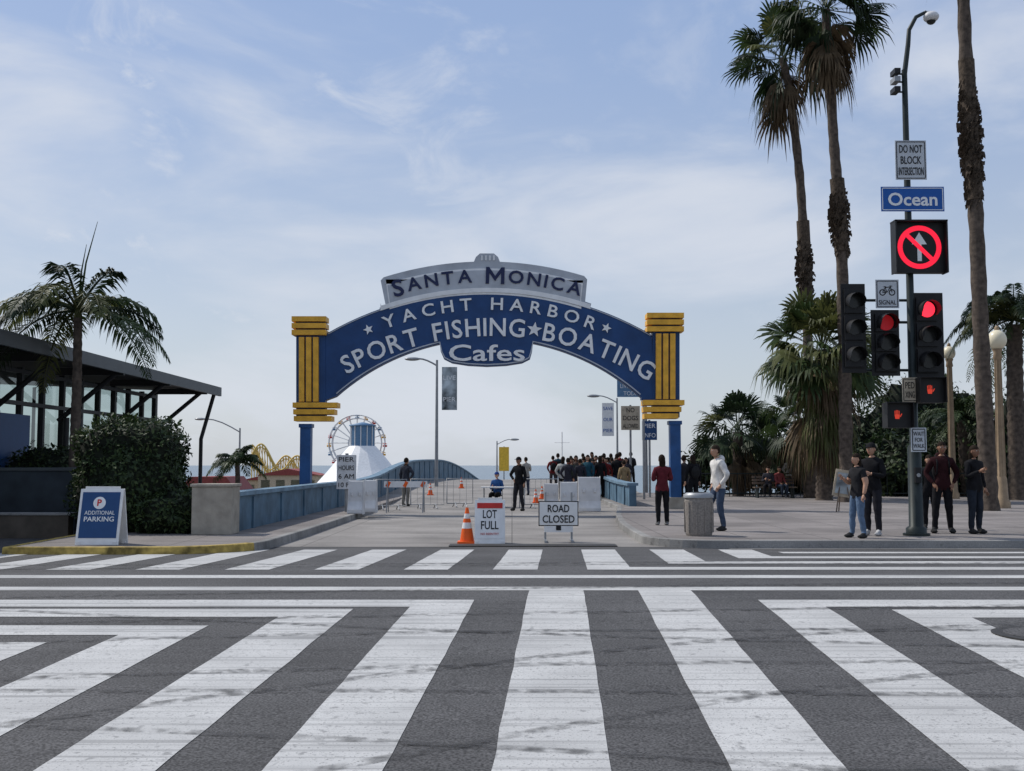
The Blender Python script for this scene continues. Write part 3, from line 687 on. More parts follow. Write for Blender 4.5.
def trunk(b,pts,r0,r1,mt='trunk',rings=True):
    pts=[Vector(p) for p in pts]; out=[];rad=[]; n=44
    for i in range(n+1):
        t=i/n*(len(pts)-1); k=min(int(t),len(pts)-2); f_=t-k
        a=pts[max(k-1,0)];p=pts[k];q=pts[k+1];c=pts[min(k+2,len(pts)-1)]
        out.append(.5*((2*p)+(q-a)*f_+(2*a-5*p+4*q-c)*f_*f_+(3*p-a-3*q+c)*f_**3))
        rr=r0+(r1-r0)*i/n; rad.append(rr*(1+(.07 if i%2 else -.04))*(1.25 if i==0 else 1)*U(.97,1.04))
    b.tube(out,rad,mt,10); return out
def fan_palm(nm,pts,r0,r1,cr,nl,skirt=30,shag=None,shagr=1.8,emin=-25,mt1='leaf',mt2='leafd',seg=15,skl=1.0):
    b=B(nm); path=trunk(b,pts,r0,r1); top=path[-1]
    for i in range(nl):
        d=rdir(emin,85); mt=random.choice((mt1,mt2,mt2,'leafy') if R_()<.5 else (mt1,mt2))
        fan_leaf(b,top+d*.1,d,cr*U(.38,.62),cr*U(.40,.55),seg,mt,U(.2,.7) if d.z<.5 else U(.1,.35))
    for i in range(skirt):
        d=rdir(-80,-35); fan_leaf(b,top+Vector((0,0,-U(0,.6)*cr*skl)),d,cr*U(.15,.4),cr*U(.35,.5),10,'deadleaf' if R_()<.65 else mt2,.7,50)
    if shag:
        z0,z1=shag
        for p,q in zip(path[:-1],path[1:]):
            if q.z<z0 or p.z>z1: continue
            for j in range(60):
                c=p.lerp(q,R_()); an=U(0,6.283); rr=r1*shagr*U(.75,1.1)*(.5+.5*math.sin(max(0,min(1,(c.z-z0)/(z1-z0)))*2.6+.5)); o=Vector((math.cos(an),math.sin(an),0))
                s=Vector((-o.y,o.x,0))*.06; t=c+o*rr+Vector((0,0,U(-.35,.1)))
                b.add([c+s,c-s,t-s*.6+Vector((0,0,-.15)),t+s*.6],[(0,1,2,3)],'trunkr')
            b.tube([p,q],[r1*shagr*.66]*2,'trunkr',9,False)
    b.done(pts[0])
def feather(b,o,az,e,L,g_,ll,mt,n=46,lw=.035):
    h=Vector((math.cos(az),math.sin(az),0)); e=math.radians(e); side=Vector((-h.y,h.x,0))
    def pos(t): return o+h*L*(math.cos(e)*t*(1-.18*t*t))+Vector((0,0,L*(math.sin(e)*t-g_*t*t)))
    rp_=[pos(i/10) for i in range(11)]
    b.tube(rp_,[.035*(1-i/11)+.006 for i in range(11)],mt,5,False)
    for i in range(n):
        t=.14+.86*i/(n-1); p=pos(t); tg=(pos(t+.02)-pos(t-.02)).normalized(); l=ll*(math.sin(math.pi*min(.98,.12+.86*t))**.6)*U(.8,1.12)
        for sg in (-1,1):
            dr=(side*sg*.85+tg*.55+Vector((0,0,U(-.35,.2)))).normalized(); q=p+dr*l*.55; tip=p+dr*l+Vector((0,0,-l*U(.2,.6))); w=tg*lw
            b.add([p,q+w,tip,q-w],[(0,1,2,3)],mt)
def feather_palm(nm,pts,r0,r1,nf,L,ll,mts=('leaf','leafd'),e=(-15,75),g_=.55,lw=.035,crownshaft=True,n=46,spear=0):
    b=B(nm); path=trunk(b,pts,r0,r1); top=path[-1]
    if crownshaft: b.tube([top,top+Vector((0,0,L*.16))],[r1*1.1,r1*.5],'leafy',8)
    for i in range(nf):
        az=i*2.399+U(-.2,.2); feather(b,top+Vector((0,0,L*.06)),az,U(*e),L*U(.85,1.08),g_*U(.8,1.2),ll,random.choice(mts),n,lw)
    if spear:
        b.tube([top,top+Vector((.16,0,spear*.6)),top+Vector((.42,0,spear*1.05))],[.04,.022,.006],mts[0],6)
        b.tube([top,top+Vector((.05,0,spear*.5)),top+Vector((.16,0,spear*.8))],[.04,.022,.006],mts[0],6)
    b.done(pts[0])
def bush(nm,c,r,n,ls=.09,mts=('bush','bush','bush2'),box=2.0,core=.86,lump=.2):
    b=B(nm); c=Vector(c)
    def surf(q):
        k=(abs(q.x)**box+abs(q.y)**box+abs(q.z)**box)**(-1/box)
        ns=1+lump*noise.noise(q*2.3+c)+.5*lump*noise.noise(q*6+c)
        return Vector((q.x*r[0],q.y*r[1],q.z*r[2]))*k*ns
    vs=[];fs=[];sg,rg=24,14
    for i in range(rg+1):
        th=math.pi*i/rg
        for k in range(sg):
            ph=2*math.pi*k/sg; vs.append(c+surf(Vector((math.sin(th)*math.cos(ph),math.sin(th)*math.sin(ph),math.cos(th))))*core)
    for i in range(rg):
        for k in range(sg): fs.append((i*sg+k,(i+1)*sg+k,(i+1)*sg+(k+1)%sg,i*sg+(k+1)%sg))
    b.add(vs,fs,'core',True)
    for i in range(n):
        q=Vector((random.gauss(0,1),random.gauss(0,1),random.gauss(0,1))).normalized()
        p=c+surf(q)*U(core*.96,1.05); u=Vector((random.gauss(0,1),random.gauss(0,1),random.gauss(0,1))).normalized(); v=u.cross(q+Vector((.01,.3,.2))).normalized(); s=ls*U(.6,1.4)
        b.add([p-u*s,p+v*s*.5,p+u*s,p-v*s*.5],[(0,1,2,3)],random.choice(mts))
    b.done(c-Vector((0,0,r[2])))
def pl(Y,base,*pp):
    l=[Vector((P(*base,Y).x,Y,.1))]
    for q in pp: l.append(P(q[0],q[1],Y))
    return l
fan_palm('tall_fan_palm_tree',pl(48,(814,488),(810,400),(806,290),(800,180),(789,90),(782,58)),.25,.16,2.6,52,26,(P(0,292,48).z,P(0,230,48).z),2.7,skl=1.0)
fan_palm('tall_fan_palm_tree',pl(42,(846,495),(845,380),(841,240),(833,130),(826,10)),.27,.17,2.5,56,34,(P(0,240,42).z,P(0,180,42).z),2.5)
fan_palm('tall_fan_palm_tree',pl(34,(990,508),(983,380),(975,200),(966,60),(959,-130)),.27,.18,2.6,50,16,(P(0,188,34).z,P(0,66,34).z),2.1)
fan_palm('fan_palm_tree',pl(44,(824,492),(824,430),(822,350)),.35,.3,2.75,80,90,None,1,-40,'leaf','leafy',17,1.6)
fan_palm('fan_palm_tree',pl(47,(812,492),(806,460),(800,420)),.35,.3,1.8,40,40,None,1,-40,'leafd','leaf')
fan_palm('low_palm',pl(50,(738,490),(738,460),(738,432)),.25,.22,2.1,56,20,None,1,-30,'leafd','leafd')
fan_palm('low_palm',pl(53,(765,490),(768,465),(772,440)),.25,.22,1.8,46,20,None,1,-30,'leafd','leaf')
feather_palm('date_palm_tree',pl(44,(1018,500),(1016,430),(1014,325)),.35,.3,44,3.5,.5,('leaf','leafd','leafy'),(-20,80),.6,.035,False,40)
feather_palm('date_palm_tree',pl(50,(968,500),(966,460),(963,420)),.3,.3,36,2.8,.42,('leafd','leaf'),(-25,75),.6,.03,False,36)
LPY=27
feather_palm('palm_tree',pl(LPY,(73,480),(75,440),(77,380),(78,318)),.14,.10,18,3.0,.58,('leaf','leafd','leafy'),(2,66),.62,.030,True,52,spear=2.3)
feather_palm('palm_tree',[Vector((P(237,0,52).x,52,-1)),P(237,490,52),P(237,465,52)],.14,.1,22,1.9,.40,('leaf','leafd'),(5,70),.6,.03,True,34)
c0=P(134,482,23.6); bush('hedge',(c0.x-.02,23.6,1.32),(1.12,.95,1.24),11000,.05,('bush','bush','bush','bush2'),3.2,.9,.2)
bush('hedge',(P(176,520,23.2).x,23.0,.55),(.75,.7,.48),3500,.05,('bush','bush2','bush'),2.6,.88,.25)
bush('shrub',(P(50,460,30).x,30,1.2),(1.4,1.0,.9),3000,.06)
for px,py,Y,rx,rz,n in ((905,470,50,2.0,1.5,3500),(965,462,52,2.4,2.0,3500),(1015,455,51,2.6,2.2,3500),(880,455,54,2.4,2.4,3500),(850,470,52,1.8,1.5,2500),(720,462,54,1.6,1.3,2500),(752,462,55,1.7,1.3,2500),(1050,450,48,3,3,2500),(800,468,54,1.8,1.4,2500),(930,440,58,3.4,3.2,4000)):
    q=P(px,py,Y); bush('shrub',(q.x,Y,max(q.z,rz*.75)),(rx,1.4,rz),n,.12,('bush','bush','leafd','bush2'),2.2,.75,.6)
b=B('park_fence')
for i in range(90):
    x=6.5+i*.35; b.tube([(x,49,.15),(x,49,1.15)],.018,'pole',4)
b.box((6.5+15.6,49,1.17),(31.5,.05,.05),'pole'); b.box((6.5+15.6,49,.3),(31.5,.05,.05),'pole'); b.done((6.5,49,.15))
b=B('park_bench'); q=P(775,488,47); X=q.x
for i in range(4): b.box((X,47-.15+.12*i,.6),(1.8,.09,.04),'wood')
for i in range(3): b.box((X,47.32+.02*i,.78+.13*i),(1.8,.03,.09),'wood')
for s in (-1,1): b.box((X+s*.75,47.05,.37),(.06,.45,.44),'pole'); b.box((X+s*.75,47.36,.78),(.05,.05,.55),'pole')
b.done((X,47,.15))
b=B('planter_wall'); b.box((-12.9,26.2,.72),(6.9,.35,1.4),'darkwall'); b.box((-12.9,26.2,1.45),(7.0,.42,.08),'roof'); b.box((-9.3,25.0,.45),(.3,2.2,.9),'darkwall'); b.done((-13,26.2,0),.01)
b=B('retaining_wall'); b.box((-13.2,23.6,.24),(7.6,.3,.5),'brownwall'); b.box((-13.2,23.6,.51),(7.7,.36,.05),'kerb'); b.done((-13.2,23.6,0),.01)
# ================================================================ PAVILION
b=B('glass_pavilion'); XF=-14.0; XE=-12.0; y0,y1=18,45
def rz_(x): return 4.62+(-12-x)*.06
b.add([(XE,y0,rz_(XE)),(XE,y1,rz_(XE)),(-28,y1,rz_(-28)),(-28,y0,rz_(-28)),(XE,y0,rz_(XE)-.12),(XE,y1,rz_(XE)-.12),(-28,y1,rz_(-28)-.45),(-28,y0,rz_(-28)-.45)],[(0,1,2,3),(0,4,5,1),(1,5,6,2),(2,6,7,3),(3,7,4,0)],'roof')
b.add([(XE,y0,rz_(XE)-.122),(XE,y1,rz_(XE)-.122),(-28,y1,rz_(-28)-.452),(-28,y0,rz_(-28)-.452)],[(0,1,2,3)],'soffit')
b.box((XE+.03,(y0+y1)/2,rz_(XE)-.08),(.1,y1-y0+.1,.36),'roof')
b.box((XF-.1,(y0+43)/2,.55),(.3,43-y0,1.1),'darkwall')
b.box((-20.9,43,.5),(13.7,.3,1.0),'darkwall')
y=y0
while y<=43.01:
    b.box((XF,y,2.7),(.16,.14,3.25),'frame')
    y+=1.47
for z in (1.12,3.3,4.2): b.box((XF,(y0+43)/2,z),(.18,43-y0,.11),'frame')
b.add([(XF,y0,1.1),(XF,43,1.1),(XF,43,4.3),(XF,y0,4.3)],[(0,1,2,3)],'glass')
b.add([(XF,43.2,1.0),(-27,43.2,1.0),(-27,43.2,4.8),(XF,43.2,4.8)],[(0,1,2,3)],'glass')
for i in range(9): b.box((XF-i*1.6,43.2,2.8),(.1,.1,3.6),'frame')
b.box((-20.8,36,.05),(13.5,16,.1),'brownwall')
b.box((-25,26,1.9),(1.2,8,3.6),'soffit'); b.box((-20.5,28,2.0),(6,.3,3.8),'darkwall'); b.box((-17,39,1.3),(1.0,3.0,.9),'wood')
for yy in (20,24.6,29.2,33.8,38.4,43.0):
    b.tube([(XF+.05,yy,2.9),(XE-.15,yy,4.42)],.08,'frame',8); b.tube([(XF+.3,yy,.1),(XF+.3,yy,3.0)],.10,'frame',8)
    b.box(((XF+XE)/2,yy,4.42),(2.1,.14,.22),'frame')
b.tube([(XE-.6,44.6,.0),(XE-.6,44.6,2.6),(XE-.1,44.6,4.45)],.08,'frame',8)
b.box((XF+.3,30.2,2.0),(.06,2.0,1.9),'bluesign')
b.done((-14,30,0))
b=B('beach_kiosk'); q=P(212,484,75); b.prism([(q.x-1.9,q.z-.4),(q.x+1.9,q.z-.4),(q.x+1.2,q.z+.5),(q.x-1.2,q.z+.5)],74,79,'sandred'); b.box((q.x,76.5,q.z-2.3),(3.3,4.4,3.8),'beige'); b.box((q.x,74.28,q.z-1.3),(2.2,.05,1.0),'glass'); b.done((q.x,76,q.z-4))
# ================================================================ AMUSEMENTS
b=B('ferris_wheel'); Y=480; c=P(357,443,Y); RR=P(385,443,Y).x-c.x
for yy in (-1.2,1.2):
    for r in (RR,RR*.88,RR*.3): b.tube([(c.x+r*math.cos(i*math.pi/18),Y+yy,c.z+r*math.sin(i*math.pi/18)) for i in range(37)],.22,'signwhite',5,False)
    for i in range(20):
        a=i*math.pi/10; b.tube([(c.x,Y+yy,c.z),(c.x+RR*math.cos(a),Y+yy,c.z+RR*math.sin(a))],.13,'signwhite',4,False)
for i in range(20):
    a=i*math.pi/10; x,z=c.x+RR*1.0*math.cos(a),c.z+RR*math.sin(a)
    mt=('red','signyel','steelblue')[i%3]; b.tube([(x,Y,z-1.7),(x,Y,z-1.2),(x,Y,z-.9)],[.9,1.0,.9],mt,8); b.tube([(x,Y,z),(x,Y,z-.4),(x,Y,z-.5)],[.1,1.0,1.0],mt,8); b.tube([(x,Y,z-1),(x,Y,z-.4)],.08,mt,4)
for s in (-1,1):
    for yy in (-2,2): b.tube([(c.x,Y+yy,c.z),(c.x+s*8,Y+yy*2,-6)],.35,'signwhite',6)
b.done((c.x,Y,-6))
b=B('roller_coaster'); Y=400
def trk(t): return 460-10*math.sin(t*9)-6*math.sin(t*4+1)
for yy in (0,7):
    pts=[P(252+52*i/40,trk(i/40+yy*.03),Y+yy) for i in range(41)]
    b.tube(pts,.32,'coaster',5); b.tube([p+Vector((0,0,-1.1)) for p in pts],.22,'coaster',5)
    for p in pts[::2]: b.tube([p,(p.x,p.y,-6)],.18,'coaster',4)
    for p,q in zip(pts[::2],pts[2::2]): b.tube([p,(q.x,q.y,p.z-4)],.12,'coaster',4); b.tube([(p.x,p.y,p.z-4),(q.x,q.y,q.z-8)],.12,'coaster',4)
b.done((P(277,0,Y).x,Y,-6))
b=B('pavilion_tent'); Y=150; c=P(362,485,Y); ax=P(362,446,Y)
prof=[(7.0,c.z-.2),(6.4,c.z),(4.6,c.z+2.0),(2.7,c.z+4.3),(1.8,ax.z)]
b.tube([(c.x,Y,-6.2),(c.x,Y,c.z)],[5.2,5.2],'signgrey',24); b.tube([(c.x,Y,z) for r,z in prof],[r for r,z in prof],'signwhite',16,smooth=False)
tz=P(0,426,Y).z; b.tube([(c.x,Y,ax.z),(c.x,Y,tz)],[1.6,1.6],'steelblue',16,smooth=False); b.tube([(c.x,Y,tz),(c.x,Y,tz+.12),(c.x,Y,tz+.5)],[1.85,1.85,.2],'steelblue',16)
for i in range(12):
    a=i*math.pi/6; b.tube([(c.x+1.65*math.cos(a),Y+1.65*math.sin(a),ax.z),(c.x+1.65*math.cos(a),Y+1.65*math.sin(a),tz)],.06,'signwhite',5)
b.done((c.x,Y,-6))
for px,w_,h_,Y in ((300,9,3.0,170),(283,8,2.6,175),(395,5,3.0,190)):
    b=B('pier_building'); q=P(px,0,Y); z0=-6; b.box((q.x,Y,z0+h_),(w_,8,2*h_),'beige'); b.prism([(q.x-w_/2-.4,z0+2*h_),(q.x+w_/2+.4,z0+2*h_),(q.x,z0+2*h_+1.0)],Y-4.3,Y+4.3,'sandred')
    for i in range(4): b.box((q.x-w_/2+(i+.5)*w_/4,Y-4.02,z0+2*h_-1.3),(w_/7,.05,1.2),'glass')
    b.done((q.x,Y,z0))
b=B('flag_mast'); q=P(562,432,260); b.tube([(q.x,260,-6),q],.12,'white',6); b.tube([(q.x-1.8,260,q.z-2.5),(q.x+1.8,260,q.z-2.5)],.06,'white',5); b.done((q.x,260,-6))
# ================================================================ PEOPLE
SEG=[('pel','wai','t'),('wai','che','t'),('che','upp','t'),('upp','nk0','t'),('nk0','nk1','n')]
for s in 'RL': SEG+=[('upp','sh'+s,'t'),('sh'+s,'el'+s,'ua'),('el'+s,'wr'+s,'fa'),('pel','hi'+s,'l'),('hi'+s,'kn'+s,'l'),('kn'+s,'an'+s,'l'),('an'+s,'to'+s,'f')]
RAD={'pel':(.145,.125),'wai':(.138,.115),'che':(.158,.125),'upp':(.13,.105),'nk0':(.062,.062),'nk1':(.052,.052),'sh':(.078,.078),'el':(.058,.058),'wr':(.036,.036),'hi':(.108,.108),'kn':(.075,.075),'an':(.056,.056),'to':(.036,.036)}
BASE={'pel':(0,0,.94),'wai':(0,0,1.09),'che':(0,.0,1.25),'upp':(0,-.01,1.38),'nk0':(0,-.01,1.48),'nk1':(0,.005,1.54)}
for s,g_ in (('R',1),('L',-1)):
    BASE.update({'sh'+s:(.17*g_,-.01,1.40),'el'+s:(.24*g_,-.03,1.14),'wr'+s:(.25*g_,.05,.91),'hi'+s:(.09*g_,0,.88),'kn'+s:(.105*g_,.02,.5),'an'+s:(.11*g_,-.02,.085),'to'+s:(.13*g_,.125,.04)})
ARMS={'down':{}, 'phone':{'elR':(.24,.0,1.13),'wrR':(.1,.25,1.22),'elL':(-.24,.0,1.13),'wrL':(-.08,.23,1.18)},
 'pocket':{'elR':(.30,-.06,1.15),'wrR':(.18,.07,.95),'elL':(-.30,-.06,1.15),'wrL':(-.18,.07,.95)},
 'onehand':{'elR':(.24,.03,1.13),'wrR':(.14,.26,1.25)},
 'hip':{'elR':(.36,-.02,1.18),'wrR':(.18,.05,1.02)},
 'walk':{'elR':(.23,.08,1.15),'wrR':(.22,.24,.98),'elL':(-.23,-.14,1.16),'wrL':(-.24,-.17,.92)}}
LEGS={'stand':{}, 'wide':{'knR':(.14,.03,.5),'anR':(.17,.02,.085),'toR':(.22,.15,.04),'anL':(-.14,-.04,.085),'toL':(-.18,.1,.04)},
 'walk':{'knR':(.09,.14,.52),'anR':(.09,.18,.09),'toR':(.1,.32,.06),'knL':(-.09,-.02,.49),'anL':(-.09,-.20,.12),'toL':(-.1,-.07,.04)},
 'cross':{'knR':(.05,.06,.5),'anR':(-.03,.12,.085),'toR':(-.06,.25,.04)},
 'sit':{}}
def person(X,Y,z,Ht,head,top,bot,arms='down',legs='stand',skin=0,hair=(.02,.014,.01),long=False,sleeve=True,shoe=(.03,.03,.03),cap=None,bag=None,hood=False,lean=0,name='pedestrian',over=None,lv=2,headturn=0):
    J=dict(BASE); J.update(ARMS[arms]); J.update(LEGS[legs])
    if legs=='sit':
        dz=-.44
        for k_ in list(J):
            if k_[:2] not in('kn','an','to'): x,y,zz=J[k_]; J[k_]=(x,y-.0,zz+dz)
        for s,g_ in (('R',1),('L',-1)): J['hi'+s]=(.09*g_,.03,.47); J['kn'+s]=(.12*g_,.43,.5); J['an'+s]=(.12*g_,.42,.085); J['to'+s]=(.13*g_,.56,.04)
    if over: J.update(over)
    J={k_:Vector(v) for k_,v in J.items()}
    if lean:
        for k_ in J:
            if k_[:2] not in('kn','an','to','hi') and k_!='pel':
                d=J[k_].z-J['pel'].z; J[k_].y+=lean*d
    k=Ht/1.75; names=list(J); me=bpy.data.meshes.new('sk')
    me.from_pydata([J[n]*k for n in names],[(names.index(a),names.index(c)) for a,c,_ in SEG],[])
    ob=bpy.data.objects.new('sk',me); scene.collection.objects.link(ob)
    md=ob.modifiers.new('s','SKIN'); md.use_smooth_shade=True
    sv=me.skin_vertices[0].data
    for i,n in enumerate(names):
        r=RAD.get(n) or RAD[n[:2]]; sv[i].radius=(r[0]*k,r[1]*k); sv[i].use_root=(n=='pel')
    sd=ob.modifiers.new('d','SUBSURF'); sd.levels=lv
    bpy.context.view_layer.update()
    ev=bpy.data.meshes.new_from_object(ob.evaluated_get(bpy.context.evaluated_depsgraph_get()))
    b=B(name); mt_,mb_,ms_,mk_=cloth(top),cloth(bot),cloth(shoe),SKIN[skin]
    vs=[]
    for v in ev.vertices:   # gentle garment folds
        c=v.co.copy(); w_=noise.noise(c*9/k+Vector((X,Y,0)))*.012*k
        n_=v.normal; vs.append(c+n_*w_)
    groups={}
    for p in ev.polygons:
        c=p.center; best=None;bd=1e9
        for a,e,tg in SEG:
            A=J[a]*k;E=J[e]*k; d=E-A; t=max(0,min(1,(c-A).dot(d)/d.length_squared)); ra=(RAD.get(a) or RAD[a[:2]])[0];re=(RAD.get(e) or RAD[e[:2]])[0]
            dd=(c-(A+d*t)).length/(ra+(re-ra)*t)
            if dd<bd: bd=dd;best=(tg,t,e)
        tg,t,e=best
        if tg=='t': m_=mt_ if (c.z>J['pel'].z*k-.10*k or legs=='sit' and c.z>.42*k and c.y<.15*k) else mb_
        elif tg=='n': m_=mk_ if t>.35 else mt_
        elif tg=='ua': m_=mt_ if sleeve or t<.55 else mk_
        elif tg=='fa': m_=(mt_ if t<.93 else mk_) if sleeve else mk_
        elif tg=='l': m_=mb_ if not(e[:2]=='hi' and c.z>(J['pel'].z-.10)*k) else mt_
        else: m_=ms_
        groups.setdefault(m_,[]).append(tuple(p.vertices))
    for m_,fs in groups.items():
        used=sorted({i for f in fs for i in f}); mp={i:j for j,i in enumerate(used)}
        b.add([vs[i] for i in used],[tuple(mp[i] for i in f) for f in fs],m_,True)
    bpy.data.objects.remove(ob); bpy.data.meshes.remove(ev)
    for s in 'RL':
        a=J['an'+s]*k;t_=J['to'+s]*k; d=(t_-a); d.z=0; d=d.normalized() if d.length>.01 else Vector((0,1,0))
        b.sph(a+d*.07*k+Vector((0,0,-.045*k)),(.045*k+abs(d.x)*.06*k,.045*k+abs(d.y)*.085*k,.042*k),ms_,10,6)
    hc=J['nk1']*k+Vector((0,.02,.105))*k; HR=Matrix.Rotation(headturn,3,'Z')
    hv=B('h')
    def hs(q):
        w_=1-.22*max(0,-q.z)-.05*max(0,q.z); return Vector((q.x*w_,q.y*(1-.10*max(0,-q.z))+.08*max(0,-q.z),q.z))
    hv.sph((0,0,0),(.077*k,.096*k,.118*k),mk_,16,12,hs)
    hv.add([Vector(v)*k for v in ((0,.125,-.022),(-.018,.088,-.03),(.018,.088,-.03),(0,.092,.03),(0,.09,-.036))],[(0,3,1),(0,2,3),(0,1,4),(0,4,2)],mk_,True)
    for s in (-1,1):
        hv.sph(Vector((s*.078,-.005,-.005))*k,(.012*k,.022*k,.032*k),mk_,8,6)
        hv.sph(Vector((s*.03,.086,.012))*k,(.014*k,.008*k,.008*k),'white',8,5); hv.sph(Vector((s*.03,.092,.012))*k,(.007*k,.005*k,.007*k),'textblack',6,5)
        hv.box(Vector((s*.03,.094,.033))*k,(.03*k,.008*k,.006*k),cloth(hair))
    hv.sph(Vector((0,.088,-.058))*k,(.024*k,.008*k,.007*k),cloth((.3,.1,.09)),8,5)
    hm=cloth(hair)
    hv.sph((0,-.012*k,.014*k),(.088*k,.104*k,.122*k),hm,18,12,None,lambda q:q.z>.35 or q.y<.12 and q.z>-.45)
    if long: hv.sph((0,-.06*k,-.08*k),(.085*k,.055*k,.2*k),hm,12,9)
    if cap:
        cm_=cloth(cap); hv.sph((0,-.008*k,.03*k),(.093*k,.109*k,.105*k),cm_,16,10,None,lambda q:q.z>.05)
        hv.add([Vector(v)*k for v in ((-.07,.07,.045),(-.055,.165,.035),(.055,.165,.035),(.07,.07,.045),(-.07,.07,.055),(-.055,.165,.043),(.055,.165,.043),(.07,.07,.055))],[(0,1,2,3),(7,6,5,4),(0,4,5,1),(1,5,6,2),(2,6,7,3)],cm_)
    for f,i_,sm_ in zip(hv.f,hv.mi,hv.sm): b.add([HR@Vector(hv.v[j])+hc for j in f],[tuple(range(len(f)))],hv.ms[i_],sm_)
    if hood: b.sph(J['nk0']*k+Vector((0,-.09,.0))*k,(.12*k,.07*k,.09*k),mt_,12,8)
    for s,g_ in (('R',1),('L',-1)):
        w_=J['wr'+s]*k; d=(J['wr'+s]-J['el'+s]).normalized(); sd_=d.cross(Vector((g_,0.001,0))).normalized()*g_
        nr=d.cross(sd_).normalized()
        b.tube([w_,w_+d*.03*k,w_+d*.08*k,w_+d*.095*k],[.024*k,.036*k,.038*k,.03*k],mk_,8,True,True,.5)
        for i in range(4):
            l=(.072,.08,.074,.06)[i]*k; o=w_+d*.088*k+sd_*(.027-.018*i)*k
            b.tube([o,o+d*l*.5+nr*.006*k,o+d*l*.9+nr*.03*k*g_*-1],[.0095*k,.0085*k,.0065*k],mk_,6)
        o=w_+d*.03*k+sd_*.032*k; b.tube([o,o+d*.03*k+sd_*.025*k,o+d*.062*k+sd_*.032*k],[.012*k,.0105*k,.008*k],mk_,6)
    if bag:
        bm_=cloth(bag)
        b.sph(Vector((0,-.19,1.2))*k,(.15*k,.09*k,.21*k),bm_,12,8)
        for g_ in (-1,1): b.tube([Vector((g_*.1,-.12,1.38))*k,Vector((g_*.11,-.02,1.5))*k,Vector((g_*.11,.12,1.36))*k,Vector((g_*.12,.1,1.15))*k,Vector((g_*.12,-.1,1.05))*k],.016*k,bm_,6)
    Rz=Matrix.Rotation(head,3,'Z'); b.v=[tuple(Rz@Vector(v)+Vector((X,Y,z))) for v in b.v]
    b.done((X,Y,z))
pi=math.pi; K=(.012,.012,.014)
def at(px,Y): return P(px,470,Y).x
person(at(857,21.3),21.3,.152,1.60,pi*.62,(.02,.02,.022),(.10,.15,.23),'onehand','wide',0,long=True,sleeve=False)
person(at(872,22.0),22.0,.152,1.82,pi*.75,K,(.02,.02,.025),'phone','stand',0,cap=K,shoe=(.4,.4,.4))
person(at(942,22.8),22.8,.152,1.86,pi*.95,(.03,.010,.012),K,'pocket','wide',1,hood=True,bag=K)
person(at(974,22.6),22.6,.152,1.78,-pi*.85,K,(.02,.025,.035),'onehand','stand',1,long=True)
person(at(929,24.2),24.2,.152,1.6,pi*.9,K,K,'down','stand',0,long=True)
person(at(719,23.6),23.6,.152,1.80,pi*.60,(.6,.58,.55),(.05,.07,.11),'pocket','stand',0,hood=True,lean=.10,over={'knR':(.1,.22,.50),'anR':(.1,.28,.085),'toR':(.12,.42,.04),'knL':(-.1,.05,.5),'anL':(-.1,-.05,.085),'toL':(-.11,.1,.04)})
person(at(693,34.5),34.5,.152,1.70,0.3,K,K,'down','stand',0,long=True,bag=(.02,.02,.02))
person(at(684,36),36,.152,1.7,-.2,(.03,.03,.035),K,'pocket','stand',1)
person(at(662,25.8),25.8,.152,1.62,.15,(.10,.018,.025),K,'phone','stand',0,long=True,shoe=(.2,.2,.2))
person(at(624,44),44,zr(44)+.004,1.68,.3,(.25,.18,.1),(.1,.1,.12),'down','walk',0)
person(at(519,37.4),37.4,.004,1.80,pi*.8,K,(.025,.025,.03),'hip','wide',1,cap=K)
person(at(497,40.9),40.9,.004,1.7,pi*.9,(.03,.09,.25),K,'phone','sit',0,cap=(.02,.05,.2))
b=B('folding_chair'); X=at(497,41.1); b.box((X,40.95,.42),(.42,.42,.03),'pole'); b.box((X,41.18,.72),(.42,.03,.3),'pole')
for s in (-1,1):
    b.tube([(X+s*.2,40.75,0),(X+s*.2,41.15,.44)],.012,'galv',6); b.tube([(X+s*.2,41.25,0),(X+s*.2,40.8,.44)],.012,'galv',6); b.tube([(X+s*.2,41.12,.42),(X+s*.2,41.2,.88)],.012,'galv',6)
b.done((X,41,0))
person(at(406,41),41,.02,1.78,-.6,(.04,.045,.06),(.2,.19,.17),'hip','cross',0)
person(at(526,50),50,zr(50),1.7,.4,(.35,.33,.3),(.05,.06,.09),'phone','stand',0)
person(at(789,52),52,.152,1.78,-.8,(.5,.48,.45),(.04,.05,.08),'pocket','walk',0)
person(at(768,46.9),46.9,.2,1.7,pi*.9,(.04,.04,.05),K,'phone','sit',0)
person(at(779,46.9),46.9,.2,1.7,pi*1.1,(.2,.05,.05),(.03,.04,.06),'down','sit',1,over={'elR':(.22,.06,.72),'wrR':(.14,.3,.6),'elL':(-.22,.06,.72),'wrL':(-.14,.3,.6)})
TOPS=[K,K,(.03,.03,.04),(.2,.2,.2),(.02,.04,.12),(.14,.02,.02),(.4,.4,.38),(.05,.06,.05),(.09,.07,.06),(.02,.07,.1)]
xs=[553,558,563,568,572,576,580,584,588,592,596,600,604,608,612,616,620,626,631,571,583,593,602,611,617,606,588]
for i,px in enumerate(xs):
    Y=U(45,58)
    if px>605: Y=max(Y,49)
    person(at(px,Y),Y,zr(Y),U(1.62,1.9),random.choice((0,.2,-.3,pi,2.6,.1)),random.choice(TOPS),random.choice((K,(.04,.05,.09),(.05,.04,.04))),random.choice(('down','pocket','walk','phone')),random.choice(('stand','walk','wide')),random.choice((0,1)),long=R_()<.4,lv=1,bag=K if R_()<.25 else None)
